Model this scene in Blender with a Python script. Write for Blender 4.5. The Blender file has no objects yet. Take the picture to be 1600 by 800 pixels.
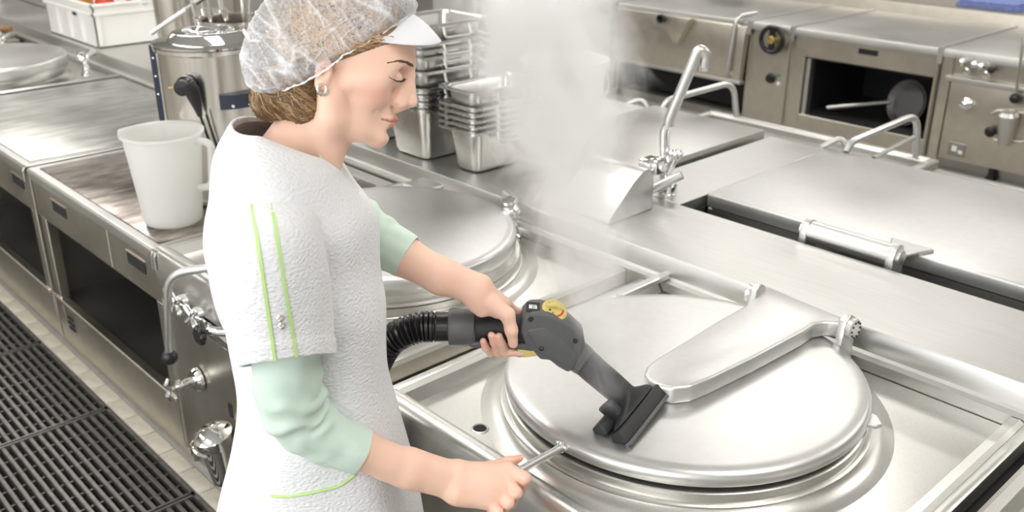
import bpy, bmesh, math, random
import numpy as np
from mathutils import Vector, Matrix, noise as mnoise

random.seed(7); np.random.seed(7)
SC = bpy.context.scene
COL = SC.collection
R = math.radians

# ------------------------------------------------------------------ camera
FPX = 1500.0; PITCH = R(22.8); HEAD = R(47.0); HCAM = 1.7784
cam_d = bpy.data.cameras.new('camera'); cam = bpy.data.objects.new('camera', cam_d); COL.objects.link(cam)
cam_d.sensor_width = 36; cam_d.lens = FPX / 1600 * 36
cam.location = (0, 0, HCAM); cam.rotation_euler = (math.pi / 2 - PITCH, 0, HEAD)
cam_d.clip_start = .05; cam_d.clip_end = 60
cam_d.dof.use_dof = True; cam_d.dof.focus_distance = 1.7; cam_d.dof.aperture_fstop = 5.0
SC.camera = cam
# ------------------------------------------------------------------ world, exposure
w = bpy.data.worlds.new('world'); SC.world = w; w.use_nodes = True
w.node_tree.nodes['Background'].inputs[0].default_value = (1, .985, .96, 1)
w.node_tree.nodes['Background'].inputs[1].default_value = .1
SC.view_settings.view_transform = 'Standard'; SC.view_settings.look = 'None'
SC.view_settings.gamma = 1; SC.view_settings.use_curve_mapping = False
SC.view_settings.exposure = 0.12
SC.cycles.use_denoising = True
SC.cycles.max_bounces = 10; SC.cycles.diffuse_bounces = 4; SC.cycles.glossy_bounces = 4
SC.cycles.transparent_max_bounces = 12; SC.cycles.volume_bounces = 5
SC.cycles.sample_clamp_indirect = 6
CEIL = 3.1
LAMPS = [(x, y) for x in (-7.5, -5.0, -2.5, 0.2) for y in (-1.2, 1.6, 4.4, 7.2)]
for i, (x, y) in enumerate(LAMPS):
    ld = bpy.data.lights.new('ceiling_lamp_light', 'AREA'); ld.shape = 'RECTANGLE'
    ld.size = 1.5; ld.size_y = .55; ld.energy = (20, 20, 18, 14)[i % 4]; ld.color = (1, .97, .93)
    lo = bpy.data.objects.new('ceiling_lamp_light', ld); COL.objects.link(lo); lo.location = (x, y, CEIL - .075)

# added fill light on the woman, at invented windows behind the viewer
for wx, wz, sx, sz in ((-.9, 1.9, 6.4, 1.7),):
    ld = bpy.data.lights.new('window_daylight', 'AREA'); ld.shape = 'RECTANGLE'; ld.size = sx; ld.size_y = sz; ld.energy = 75; ld.color = (.96, .98, 1)
    lo = bpy.data.objects.new('window_daylight', ld); COL.objects.link(lo); lo.location = (wx, -3.1, wz); lo.rotation_euler = (R(90), 0, 0)

# ------------------------------------------------------------------ pixel helpers (1600x800 frame)
def ray(px, py):
    x = (px - 800) / FPX; y = -(py - 400) / FPX
    return x, math.cos(PITCH) + y * math.sin(PITCH), y * math.cos(PITCH) - math.sin(PITCH)
CH, SH = math.cos(HEAD), math.sin(HEAD)
def Y2W(v): return Vector((v[0] * CH - v[1] * SH, v[0] * SH + v[1] * CH, v[2]))
def atz(px, py, z):
    r = ray(px, py); t = (z - HCAM) / r[2]; return Y2W((r[0] * t, r[1] * t, z))
def aty(px, py, Y):
    r = ray(px, py); q = Y2W(r); t = Y / q.y; return Vector((q.x * t, Y, HCAM + r[2] * t))
def atx(px, py, X):
    r = ray(px, py); q = Y2W(r); t = X / q.x; return Vector((X, q.y * t, HCAM + r[2] * t))
def atd(px, py, d):
    r = ray(px, py); t = d / r[1]; return Y2W((r[0] * t, d, HCAM + r[2] * t))

# ------------------------------------------------------------------ materials
MATS = {}
def nodes(name):
    m = bpy.data.materials.new(name); m.use_nodes = True; nt = m.node_tree
    return m, nt, nt.nodes['Principled BSDF']
def mat(name, col, metal=0, rough=.5, stretch=None, scale=8, cvar=.0, rvar=.0, bump=0, bdist=.002, coat=0, detail=4, spec=None, sub=0, extra=None):
    m, nt, b = nodes(name)
    b.inputs['Base Color'].default_value = (*col, 1); b.inputs['Metallic'].default_value = metal
    b.inputs['Roughness'].default_value = rough
    if coat: b.inputs['Coat Weight'].default_value = coat
    if spec is not None: b.inputs['Specular IOR Level'].default_value = spec
    if sub:
        b.inputs['Subsurface Weight'].default_value = sub; b.inputs['Subsurface Radius'].default_value = (1, .35, .2)
        b.inputs['Subsurface Scale'].default_value = .006
    if cvar or rvar or bump:
        tc = nt.nodes.new('ShaderNodeTexCoord'); mp = nt.nodes.new('ShaderNodeMapping')
        mp.inputs['Scale'].default_value = stretch or (1, 1, 1)
        nz = nt.nodes.new('ShaderNodeTexNoise'); nz.inputs['Scale'].default_value = scale; nz.inputs['Detail'].default_value = detail
        nt.links.new(tc.outputs['Object'], mp.inputs[0]); nt.links.new(mp.outputs[0], nz.inputs[0])
        if cvar:
            r = nt.nodes.new('ShaderNodeMapRange'); r.inputs[1].default_value = .25; r.inputs[2].default_value = .75
            r.inputs[3].default_value = 1 - cvar; r.inputs[4].default_value = 1 + cvar
            mx = nt.nodes.new('ShaderNodeVectorMath'); mx.operation = 'SCALE'; mx.inputs[0].default_value = col
            nt.links.new(nz.outputs[0], r.inputs[0]); nt.links.new(r.outputs[0], mx.inputs['Scale']); nt.links.new(mx.outputs[0], b.inputs['Base Color'])
        if rvar:
            n2 = nt.nodes.new('ShaderNodeTexNoise'); n2.inputs['Scale'].default_value = 2.3; n2.inputs['Detail'].default_value = 5
            nt.links.new(tc.outputs['Object'], n2.inputs[0])
            r = nt.nodes.new('ShaderNodeMapRange'); r.inputs[1].default_value = .3; r.inputs[2].default_value = .7
            r.inputs[3].default_value = max(.03, rough - rvar); r.inputs[4].default_value = rough + rvar
            nt.links.new(n2.outputs[0], r.inputs[0]); nt.links.new(r.outputs[0], b.inputs['Roughness'])
        if bump:
            bp = nt.nodes.new('ShaderNodeBump'); bp.inputs['Strength'].default_value = bump; bp.inputs['Distance'].default_value = bdist
            nt.links.new(nz.outputs[0], bp.inputs['Height']); nt.links.new(bp.outputs[0], b.inputs['Normal'])
    MATS[name] = m
    return m
mat('steel_top', (.61, .605, .585), 1, .40, (2, 60, 60), 5, .06, .09, .10, .0006)
mat('steel_lid', (.66, .657, .645), 1, .40, (6, 6, 6), 9, .03, .06, .05, .0005)
mat('steel_tray', (.64, .63, .60), 1, .34, (18, 18, 18), 14, .05, .08, .14, .0006)
mat('steel_front', (.66, .62, .545), 1, .34, (3, 60, 3), 5, .06, .06, .06, .0005)  # same steel; the floor's warm reflection on the fronts is tinted into the colour
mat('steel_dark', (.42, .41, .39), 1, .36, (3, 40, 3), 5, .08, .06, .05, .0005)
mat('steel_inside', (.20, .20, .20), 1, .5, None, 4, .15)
mat('steel_pan', (.62, .61, .59), 1, .27, (40, 40, 2), 4, .05, .06, .05, .0005)
mat('steel_matte', (.66, .655, .645), 1, .42, None, 60, .03, .04, .06, .0004)
mat('chrome', (.86, .86, .86), 1, .07)
mat('pot_steel', (.78, .75, .70), 1, .2, (30, 30, .5), 3, .10, .05, .03, .0005)
mat('griddle_brown', (.27, .235, .21), .85, .27, (9, 3.2, 1), 3.2, .75, .12, .35, .0012, detail=9)
mat('griddle_grey', (.50, .50, .475), .95, .40, (9, 2, 1), 3, .30, .12, .2, .001, detail=8)
mat('black_plastic', (.012, .012, .013), 0, .32)
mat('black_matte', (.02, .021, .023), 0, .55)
mat('navy_plastic', (.028, .033, .055), 0, .45)
mat('dark_gap', (.012, .012, .012), 0, .8)
mat('grey_plastic', (.105, .108, .112), 0, .45, None, 300, .05, 0, .12, .0003)
mat('yellow_plastic', (.72, .60, .20), 0, .4)
mat('red_plastic', (.6, .06, .03), 0, .4)
mat('white_plastic', (.86, .85, .82), 0, .35, None, 6, .03)
mat('white_print', (.85, .85, .85), 0, .5)
mat('grating', (.16, .155, .145), .6, .42, None, 40, .3, .1, .2, .001)
mat('pit', (.02, .02, .018), 0, .7)
mat('tile_cream', (.50, .47, .40), 0, .5, None, 30, .15, .1, .5, .002)
mat('grout', (.22, .21, .19), 0, .8)
mat('floor', (.34, .33, .30), 0, .4, None, 12, .12, .1, .1, .001)
mat('wall', (.66, .64, .60), 0, .6)
mat('ceiling', (.60, .595, .58), 0, .7)
mat('wood', (.30, .16, .07), 0, .5, (2, 20, 20), 4, .3)
mat('cloth_blue', (.20, .26, .55), 0, .85, None, 60, .3, 0, .3)
mat('brass', (.75, .55, .22), 1, .3)
mat('green_plastic', (.02, .28, .12), 0, .4)
mat('jar_amber', (.45, .2, .04), 0, .2); mat('jar_green', (.2, .3, .1), 0, .3)
m, nt, b = nodes('lamp_diffuser'); b.inputs['Emission Color'].default_value = (1, .97, .93, 1); b.inputs['Emission Strength'].default_value = 3
b.inputs['Base Color'].default_value = (.9, .9, .9, 1); MATS['lamp_diffuser'] = m
m, nt, b = nodes('window_pane'); b.inputs['Emission Color'].default_value = (.96, .98, 1, 1); b.inputs['Emission Strength'].default_value = 2.0; b.inputs['Base Color'].default_value = (.8, .85, .9, 1); b.inputs['Roughness'].default_value = .1; MATS['window_pane'] = m  # glowing pane of the added fill windows
m, nt, b = nodes('jug_plastic')
b.inputs['Base Color'].default_value = (.80, .80, .78, 1); b.inputs['Roughness'].default_value = .32
tr = nt.nodes.new('ShaderNodeBsdfTranslucent'); tr.inputs[0].default_value = (.92, .92, .89, 1)
tp = nt.nodes.new('ShaderNodeBsdfTransparent'); mx = nt.nodes.new('ShaderNodeMixShader'); mx.inputs[0].default_value = .45
mx2 = nt.nodes.new('ShaderNodeMixShader'); mx2.inputs[0].default_value = .30
nt.links.new(b.outputs[0], mx.inputs[1]); nt.links.new(tr.outputs[0], mx.inputs[2]); nt.links.new(mx.outputs[0], mx2.inputs[1]); nt.links.new(tp.outputs[0], mx2.inputs[2])
nt.links.new(mx2.outputs[0], nt.nodes['Material Output'].inputs[0]); MATS['jug_plastic'] = m

# ------------------------------------------------------------------ mesh helpers
class MB:
    def __init__(s): s.v = []; s.f = []
    def add(s, vs, fs):
        n = len(s.v); s.v += [Vector(q) for q in vs]; s.f += [tuple(i + n for i in q) for q in fs]; return s
    def box(s, a, b, bev=0, seg=2):
        (x0, y0, z0), (x1, y1, z1) = a, b
        x0, x1 = min(x0, x1), max(x0, x1); y0, y1 = min(y0, y1), max(y0, y1); z0, z1 = min(z0, z1), max(z0, z1)
        vs = [(x0, y0, z0), (x1, y0, z0), (x1, y1, z0), (x0, y1, z0), (x0, y0, z1), (x1, y0, z1), (x1, y1, z1), (x0, y1, z1)]
        fs = [(0, 3, 2, 1), (4, 5, 6, 7), (0, 1, 5, 4), (1, 2, 6, 5), (2, 3, 7, 6), (3, 0, 4, 7)]
        if not bev: return s.add(vs, fs)
        bm = bmesh.new(); bv = [bm.verts.new(q) for q in vs]
        for q in fs: bm.faces.new([bv[i] for i in q])
        bmesh.ops.bevel(bm, geom=list(bm.edges), offset=bev, segments=seg, profile=.5, affect='EDGES')
        bm.verts.index_update()
        s.add([q.co.copy() for q in bm.verts], [[q.index for q in f.verts] for f in bm.faces]); bm.free(); return s
    def prism(s, poly, axis, h0, h1, bev=0, seg=2):
        """poly: list of 2D points, extruded along axis ('x','y','z') from h0 to h1"""
        def pt(p, h): return {'x': (h, p[0], p[1]), 'y': (p[0], h, p[1]), 'z': (p[0], p[1], h)}[axis]
        bm = bmesh.new()
        a = [bm.verts.new(pt(p, h0)) for p in poly]; c = [bm.verts.new(pt(p, h1)) for p in poly]; n = len(poly)
        bm.faces.new(a); top = bm.faces.new(c)
        for i in range(n): bm.faces.new((a[i], a[(i + 1) % n], c[(i + 1) % n], c[i]))
        bmesh.ops.recalc_face_normals(bm, faces=list(bm.faces))
        if bev: bmesh.ops.bevel(bm, geom=[e for e in bm.edges], offset=bev, segments=seg, profile=.5, affect='EDGES')
        bm.verts.index_update()
        s.add([q.co.copy() for q in bm.verts], [[q.index for q in f.verts] for f in bm.faces]); bm.free(); return s
    def cyl(s, a, b, r0, r1=None, n=24, cap=True):
        r1 = r0 if r1 is None else r1
        return s.tube([a, b], [r0, r1], n, cap)
    def tube(s, pts, rad, n=12, cap=True, flat=1.0, upv=None):
        pts = [Vector(p) for p in pts]; m = len(pts)
        if not hasattr(rad, '__len__'): rad = [rad] * m
        tang = [(pts[min(i + 1, m - 1)] - pts[max(i - 1, 0)]).normalized() for i in range(m)]
        up = Vector(upv) if upv else Vector((0, 0, 1))
        if abs(tang[0].dot(up)) > .95: up = Vector((1, 0, 0)) if abs(tang[0].x) < .9 else Vector((0, 1, 0))
        nrm = (up - tang[0] * up.dot(tang[0])).normalized(); vs = []
        for i in range(m):
            nrm = (nrm - tang[i] * nrm.dot(tang[i])).normalized(); bn = tang[i].cross(nrm)
            for k in range(n):
                a = 2 * math.pi * k / n
                vs.append(pts[i] + nrm * math.cos(a) * rad[i] * flat + bn * math.sin(a) * rad[i])
        fs = [(i * n + k, i * n + (k + 1) % n, (i + 1) * n + (k + 1) % n, (i + 1) * n + k) for i in range(m - 1) for k in range(n)]
        if cap: fs += [tuple(range(n))[::-1], tuple((m - 1) * n + k for k in range(n))]
        return s.add(vs, fs)
    def lathe(s, prof, c, n=48, axis=(0, 0, 1), closed=False):
        """prof: list of (r, h) along axis from point c"""
        ax = Vector(axis).normalized(); t = Vector((1, 0, 0)) if abs(ax.x) < .9 else Vector((0, 1, 0))
        e1 = (t - ax * t.dot(ax)).normalized(); e2 = ax.cross(e1); c = Vector(c); vs = []; m = len(prof)
        for r, h in prof:
            for k in range(n):
                a = 2 * math.pi * k / n
                vs.append(c + ax * h + e1 * math.cos(a) * r + e2 * math.sin(a) * r)
        fs = [(i * n + k, i * n + (k + 1) % n, (i + 1) * n + (k + 1) % n, (i + 1) * n + k) for i in range(m - 1) for k in range(n)]
        if closed: fs += [((m - 1) * n + k, (m - 1) * n + (k + 1) % n, (k + 1) % n, k) for k in range(n)]
        else:
            if prof[0][0] > 1e-6: fs.append(tuple(range(n))[::-1])
            if prof[-1][0] > 1e-6: fs.append(tuple((m - 1) * n + k for k in range(n)))
        return s.add(vs, fs)
    def loft(s, rings, cap0=True, cap1=True):
        n = len(rings[0]); m = len(rings); vs = [q for r in rings for q in r]
        fs = [(i * n + k, i * n + (k + 1) % n, (i + 1) * n + (k + 1) % n, (i + 1) * n + k) for i in range(m - 1) for k in range(n)]
        if cap0: fs.append(tuple(range(n))[::-1])
        if cap1: fs.append(tuple((m - 1) * n + k for k in range(n)))
        return s.add(vs, fs)
    def sphere(s, c, r, n=16, m=10, sc=(1, 1, 1)):
        c = Vector(c); rings = []
        for i in range(1, m):
            a = math.pi * i / m
            rings.append([c + Vector((math.sin(a) * math.cos(2 * math.pi * k / n) * r * sc[0], math.sin(a) * math.sin(2 * math.pi * k / n) * r * sc[1], -math.cos(a) * r * sc[2])) for k in range(n)])
        return s.loft(rings)
def rpath(pts, rad, seg=6):
    """polyline with rounded corners"""
    pts = [Vector(p) for p in pts]; out = [pts[0]]
    for i in range(1, len(pts) - 1):
        a, b, c = pts[i - 1], pts[i], pts[i + 1]
        d1 = (a - b); d2 = (c - b); r = min(rad, d1.length * .49, d2.length * .49)
        p0 = b + d1.normalized() * r; p2 = b + d2.normalized() * r
        for k in range(seg + 1):
            t = k / seg; out.append(p0 * (1 - t) ** 2 + b * 2 * t * (1 - t) + p2 * t ** 2)
    out.append(pts[-1]); return out
def rrect(x0, x1, y0, y1, r, z, seg=5):
    out = []
    for cx, cy, a0 in ((x1 - r, y1 - r, 0), (x0 + r, y1 - r, 90), (x0 + r, y0 + r, 180), (x1 - r, y0 + r, 270)):
        for k in range(seg + 1):
            a = R(a0 + 90 * k / seg); out.append(Vector((cx + r * math.cos(a), cy + r * math.sin(a), z)))
    return out
LOC = {}
def wloc(o):
    p = Vector(o.location)
    while o.parent: o = o.parent; p += Vector(o.location)
    return p
def obj(name, mb, m, parent=None, sharp=35, origin=None, recalc=True):
    """world-space MB -> one mesh object; parents never rotate, so local = world - parent origin"""
    org = wloc(parent) if parent else Vector(origin or (0, 0, 0))
    me = bpy.data.meshes.new(name)
    me.from_pydata([tuple(v - org) for v in mb.v], [], mb.f); me.update()
    if recalc:
        bm = bmesh.new(); bm.from_mesh(me); bmesh.ops.recalc_face_normals(bm, faces=list(bm.faces)); bm.to_mesh(me); bm.free()
    me.shade_smooth(); me.set_sharp_from_angle(angle=R(sharp))
    me.materials.append(MATS[m] if isinstance(m, str) else m)
    o = bpy.data.objects.new(name, me); COL.objects.link(o)
    if parent: o.parent = parent
    else: o.location = org
    return o
def tag(o, label, cat, group=None):
    o['label'] = label; o['category'] = cat
    if group: o['group'] = group
    return o
def thing(name, label, cat, loc=(0, 0, 0), group=None):
    o = bpy.data.objects.new(name, None); COL.objects.link(o); o.location = loc; o.empty_display_size = .1
    return tag(o, label, cat, group)
def single(name, mb, m, label, cat, loc, group=None, **k):
    o = obj(name, mb, m, None, origin=loc, **k); return tag(o, label, cat, group)
def struct(name, mb, m, parent=None, **k):
    o = obj(name, mb, m, parent, **k)
    if not parent: o['kind'] = 'structure'
    return o
def dup(o, parent=None, loc=None):
    c = o.copy(); COL.objects.link(c)
    if parent: c.parent = parent
    if loc is not None: c.location = loc
    for ch in list(o.children): dup(ch, c)
    return c
def piece(mesh_src, name, parent, loc):
    c = bpy.data.objects.new(name, mesh_src.data); COL.objects.link(c); c.parent = parent; c.location = Vector(loc) - wloc(parent); return c

# ================================================================== room shell
X0, X1, Y0, Y1 = -10.5, 3.2, -3.2, 9.2
ZT = .72            # worktop height
FY = .985           # front of the near row
GY0, GY1 = .10, .935    # drain channel
floor = struct('floor', MB().box((X0, .992, -.06), (X1, Y1, 0)), 'floor')
struct('floor_part', MB().box((X0, Y0, -.06), (X1, GY0, 0)), 'floor', floor)
struct('channel_floor', MB().box((X0, GY0, -.22), (X1, .992, -.2)), 'pit', floor)
struct('channel_side', MB().box((X0, .936, -.2), (X1, .992, -.012)), 'pit', floor)
struct('channel_side', MB().box((X0, GY0 - .02, -.2), (X1, GY0, -.06)), 'pit', floor)
struct('ceiling', MB().box((X0 - .1, Y0 - .1, CEIL), (X1 + .1, Y1 + .1, CEIL + .1)), 'ceiling')
struct('wall_left', MB().box((X0 - .1, Y0, 0), (X0, Y1, CEIL)), 'wall')
struct('wall_right', MB().box((X1, Y0, 0), (X1 + .1, Y1, CEIL)), 'wall')
struct('wall_front', MB().box((X0, Y0 - .1, 0), (X1, Y0, CEIL)), 'wall')
struct('wall_back', MB().box((X0, Y1, 0), (X1, Y1 + .1, CEIL)), 'wall')
for i, (x, y) in enumerate(LAMPS):
    row = ('front', 'second', 'third', 'rear')[i % 4]; colm = ('leftmost', 'second', 'third', 'rightmost')[i // 4]
    t = thing('ceiling_lamp', f'long white ceiling lamp, {colm} in the {row} line of lamps', 'lamp', (x, y, CEIL), 'ceiling lamps')
    obj('housing', MB().box((x - .8, y - .32, CEIL - .06), (x + .8, y + .32, CEIL), .01), 'white_plastic', t)
    obj('diffuser', MB().box((x - .76, y - .28, CEIL - .068), (x + .76, y + .28, CEIL - .06)), 'lamp_diffuser', t)
for i in range(4):
    wx0 = -4.1 + i * 1.62
    wn = struct(f'window_{i + 1}', MB().box((wx0, Y0 - .02, 1.02), (wx0 + 1.5, Y0 + .015, 2.78)), 'window_pane')  # unseen window added behind the viewer to fill the woman with light
    for a, b_ in (((wx0 - .05, Y0, .97), (wx0 + 1.55, Y0 + .05, 1.02)), ((wx0 - .05, Y0, 2.78), (wx0 + 1.55, Y0 + .05, 2.83)), ((wx0 - .05, Y0, .97), (wx0, Y0 + .05, 2.83)), ((wx0 + 1.5, Y0, .97), (wx0 + 1.55, Y0 + .05, 2.83)), ((wx0 + .73, Y0, 1.02), (wx0 + .77, Y0 + .045, 2.78))):
        struct('window_frame', MB().box(a, b_, .004, 1), 'white_plastic', wn)
# tiled kerb strip along the foot of the row
tile = None
strip = struct('floor_strip', MB().box((-7.0, .936, -.012), (-.2, .992, -.003)), 'grout')
n = 0; x = -6.9
while x < -1.2:
    if tile is None: tile = obj('tile', MB().box((-.068, -.0265, 0), (.068, .0265, .006), .002), 'tile_cream'); tile.parent = strip; tile.location = (x, .964, -.004)
    else: piece(tile, 'tile', strip, (x, .964, -.004))
    x += .139

# ================================================================== drain grating
bar = rod = None
gl = ['far-left', 'second from far-left', 'third from far-left', 'middle', 'nearest']
for gi in range(6):
    gx0 = -5.70 + gi * .66; gx1 = gx0 + .652
    t = thing('floor_grating', 'steel slat drain grating in the floor channel, ' + ['farthest from the viewer', 'second farthest from the viewer', 'third, level with the shelf openings', 'left of the woman', 'beside the foot of the tunic', 'nearest, mostly behind the tunic'][gi], 'grating', ((gx0 + gx1) / 2, .52, -.02), 'drain gratings')
    fr = MB()
    for yy in (GY0 + .004, GY1 - .012): fr.box((gx0, yy, -.035), (gx1, yy + .01, -.002))
    for xx in (gx0, gx1 - .008): fr.box((xx, GY0 + .004, -.035), (xx + .008, GY1 - .004, -.002))
    obj('frame', fr, 'grating', t)
    y = GY0 + .03
    while y < GY1 - .025:
        if bar is None:
            bar = obj('slat', MB().box((-.322, -.0065, -.03), (.322, .0065, 0), .002, 1), 'grating'); bar.parent = t; bar.location = (0, y - .52, .016)
        else: piece(bar, 'slat', t, ((gx0 + gx1) / 2, y, -.004))
        y += .0285
    for k in range(7):
        xx = gx0 + .08 + k * .082
        if rod is None:
            rod = obj('cross_rod', MB().tube([(0, -.405, 0), (0, .405, 0)], .0035, 8), 'grating'); rod.parent = t; rod.location = (xx - (gx0 + gx1) / 2, 0, .002)
        else: piece(rod, 'cross_rod', t, (xx, .52, -.018))

# ================================================================== near row
def top_slab(mb, x0, x1, y0, y1, z=ZT, th=.035, r=.012):
    # worktop with a rounded front nosing
    poly = [(y1, z), (y1, z - .02), (y0 + .02, z - .02), (y0 + .02, z - th), (y0, z - th)]
    for k in range(6):
        a = R(180 - 90 * k / 5); poly.append((y0 + r + r * math.cos(a), z - r + r * math.sin(a)))
    mb.prism(poly, 'x', x0, x1); return mb
def joint_strip(t, x, y0, y1, z=ZT, m='steel_dark'):
    p = rpath([(x, y1, z + .004), (x, y0 - .008, z + .004), (x, y0 - .008, z - .05)], .02, 5)
    obj('joint_strip', MB().tube(p, .009, 8, True, .6), m, t)
def slot_handle(t, parent, xc, y, zc, w_=.13, h=.038):
    f = obj('slot_handle', MB().box((xc - w_ / 2, y - .002, zc - h / 2), (xc + w_ / 2, y + .012, zc + h / 2)), 'dark_gap', parent)
    fr = MB()
    fr.box((xc - w_ / 2 - .004, y - .004, zc - h / 2 - .004), (xc + w_ / 2 + .004, y + .004, zc - h / 2)); fr.box((xc - w_ / 2 - .004, y - .004, zc + h / 2), (xc + w_ / 2 + .004, y + .004, zc + h / 2 + .004))
    obj('slot_rim', fr, 'steel_front', parent)
def open_unit(name, label, x0, x1, topmat, toplabel, slots, split):
    t = thing(name, label, 'counter', ((x0 + x1) / 2, 1.4, 0))
    mb = top_slab(MB(), x0 + .006, x1 - .006, FY, 1.86)
    obj('worktop', mb, 'steel_top', t)
    g = obj('griddle_plate', MB().box((x0 + .05, FY + .035, ZT - .004), (x1 - .05, 1.80, ZT + .004), .003), topmat, t); g['label'] = toplabel
    xs = [x0 + .004] + split + [x1 - .004]
    for a, b_ in zip(xs[:-1], xs[1:]):
        d = obj('drawer_front', MB().box((a + .003, FY + .012, .538), (b_ - .003, FY + .03, ZT - .036), .002, 1), 'steel_front', t)
        for s_ in slots:
            if a < s_ < b_: slot_handle(t, d, s_, FY + .012, .628)
    for xx in (x0 + .02, x1 - .075): obj('leg', MB().box((xx, FY + .014, .10), (xx + .055, FY + .05, .538), .003, 1), 'steel_front', t); obj('leg', MB().box((xx, 1.75, 0), (xx + .055, 1.795, .538)), 'steel_front', t)
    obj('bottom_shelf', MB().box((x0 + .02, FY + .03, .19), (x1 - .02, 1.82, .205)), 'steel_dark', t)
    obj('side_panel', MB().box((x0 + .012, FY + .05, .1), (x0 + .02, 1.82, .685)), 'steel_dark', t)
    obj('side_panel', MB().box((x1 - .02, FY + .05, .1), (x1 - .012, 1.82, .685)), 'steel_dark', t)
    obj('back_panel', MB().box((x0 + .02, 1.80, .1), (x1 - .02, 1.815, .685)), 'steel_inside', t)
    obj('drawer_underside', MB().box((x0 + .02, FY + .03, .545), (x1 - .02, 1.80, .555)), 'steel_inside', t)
    k = MB().box((x0 + .006, FY + .018, .012), (x1 - .006, FY + .035, .205), .002, 1)
    k.box((x0 + .03, FY + .006, .200), (x1 - .03, FY + .04, .218), .004, 1)
    obj('kick_rail', k, 'steel_front', t)
    for j in range(3): obj('vent_slot', MB().box((x0 + .105, FY + .014, .10 + j * .022), (x0 + .16, FY + .02, .11 + j * .022)), 'dark_gap', t)
    return t
c_unit = open_unit('griddle_counter', 'steel counter with brownish griddle top and open shelf, under the white jug', -3.66, -2.565, 'griddle_brown', 'brown stained griddle plate', [-3.39, -2.745], [-2.96])
b_unit = open_unit('griddle_counter', 'steel counter with grey griddle top between the brown griddle and far-left kettle', -4.92, -3.665, 'griddle_grey', 'grey streaked griddle plate', [-4.62, -3.82], [-4.22])
joint_strip(c_unit, -3.662, FY, 1.86); joint_strip(c_unit, -2.57, FY, 1.86)

def kettle_unit(name, label, x0, x1, cx, cy, rim=True, r=.37, open_gap=.008, front=True):
    t = thing(name, label, 'kettle unit', ((x0 + x1) / 2, 1.4, 0))
    w_ = MB()
    # tray with rolled rim, front apron and a floor ring around the kettle
    w_.box((x0, FY + .05, ZT - .028), (x1, 1.865, ZT - .016))
    obj('tray', w_, 'steel_tray', t)
    rm = MB()
    prof = [(FY + .056, ZT - .018), (FY + .044, ZT + .008), (FY + .032, ZT + .014), (FY + .012, ZT + .012), (FY, ZT + .002), (FY - .004, ZT - .012), (FY - .004, ZT - .10), (FY + .01, ZT - .10), (FY + .02, ZT - .02)]
    rm.prism(prof, 'x', x0 - .006, x1 + .006)
    obj('front_rim', rm, 'steel_tray', t)
    for sx, xx in ((-1, x0), (1, x1)):
        prof = [(xx + sx * .006, ZT - .03), (xx + sx * .006, ZT + .006), (xx - sx * .004, ZT + .012), (xx - sx * .022, ZT + .010), (xx - sx * .036, ZT - .017), (xx - sx * .02, ZT - .02)]
        obj('side_rim', MB().prism(prof, 'y', FY + .03, 1.865), 'steel_tray', t)
    # kettle wall
    k = MB().lathe([(r + .060, -.0165), (r + .036, -.014), (r + .020, -.008), (r + .012, .000), (r + .0125, .004), (r + .009, .0065), (r + .002, .007), (r + .002, .024), (r - .002, .0265), (r - .030, .027), (r - .03, -.2)], (cx, cy, ZT), 96)
    obj('kettle_rim', k, 'steel_tray', t)
    obj('kettle_bowl', MB().lathe([(r - .028, .035), (r - .028, -.25), (r * .8, -.42), (0.001, -.47)], (cx, cy, ZT), 64), 'steel_dark', t)
    return t
E_CX, E_CY, LR = -1.04, 1.46, .372
e_unit = kettle_unit('kettle_unit', 'steel kettle unit in the foreground whose tray the woman leans over', -1.455, -.505, E_CX, E_CY)
D_CX, D_CY = -2.06, 1.44
d_unit = kettle_unit('kettle_unit', 'steel kettle unit behind the woman, with chrome taps on its front', -2.56, -1.55, D_CX, D_CY)
A_CX, A_CY = -5.42, 1.36
a_unit = kettle_unit('kettle_unit', 'farthest kettle unit at the left edge, in front of the white crate', -6.0, -4.945, A_CX, A_CY)
f_unit = kettle_unit('kettle_unit', 'steel unit at the bottom right corner past the dark gap', -.44, .55, .06, 1.46)
joint_strip(d_unit, -2.553, FY, 1.86)
def lid(t, cx, cy, z0, z1, r=LR, tilt=0):
    prof = [(r - .03, z0 + .004), (r - .004, z0), (r, z0 + .004), (r + .002, z1 - .012), (r - .002, z1 - .005), (r - .010, z1), (r - .03, z1 + .0005), (r * .6, z1 + .002), (.001, z1 + .003)]
    return obj('lid', MB().lathe(prof, (cx, cy, 0), 128), 'steel_lid', t, sharp=50)
LZ = .787
lid_e = lid(e_unit, E_CX, E_CY, .756, LZ)
obj('lid_lining', MB().lathe([(LR - .045, .743), (LR - .018, .743), (LR - .018, .770), (LR - .045, .770)], (E_CX, E_CY, 0), 96), 'dark_gap', lid_e)  # dark ring standing in for the shade in the gap under the lid
lid_d = lid(d_unit, D_CX, D_CY, .772, .820, .362)
lid(a_unit, A_CX, A_CY, .750, .82, .40); lid(f_unit, .06, 1.46, .752, LZ)
# bead ring under lid D
obj('kettle_band', MB().lathe([(.373, .748), (.376, .752), (.373, .757), (.362, .757), (.362, .775), (.35, .775)], (D_CX, D_CY, 0), 96), 'steel_tray', d_unit)

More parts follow.
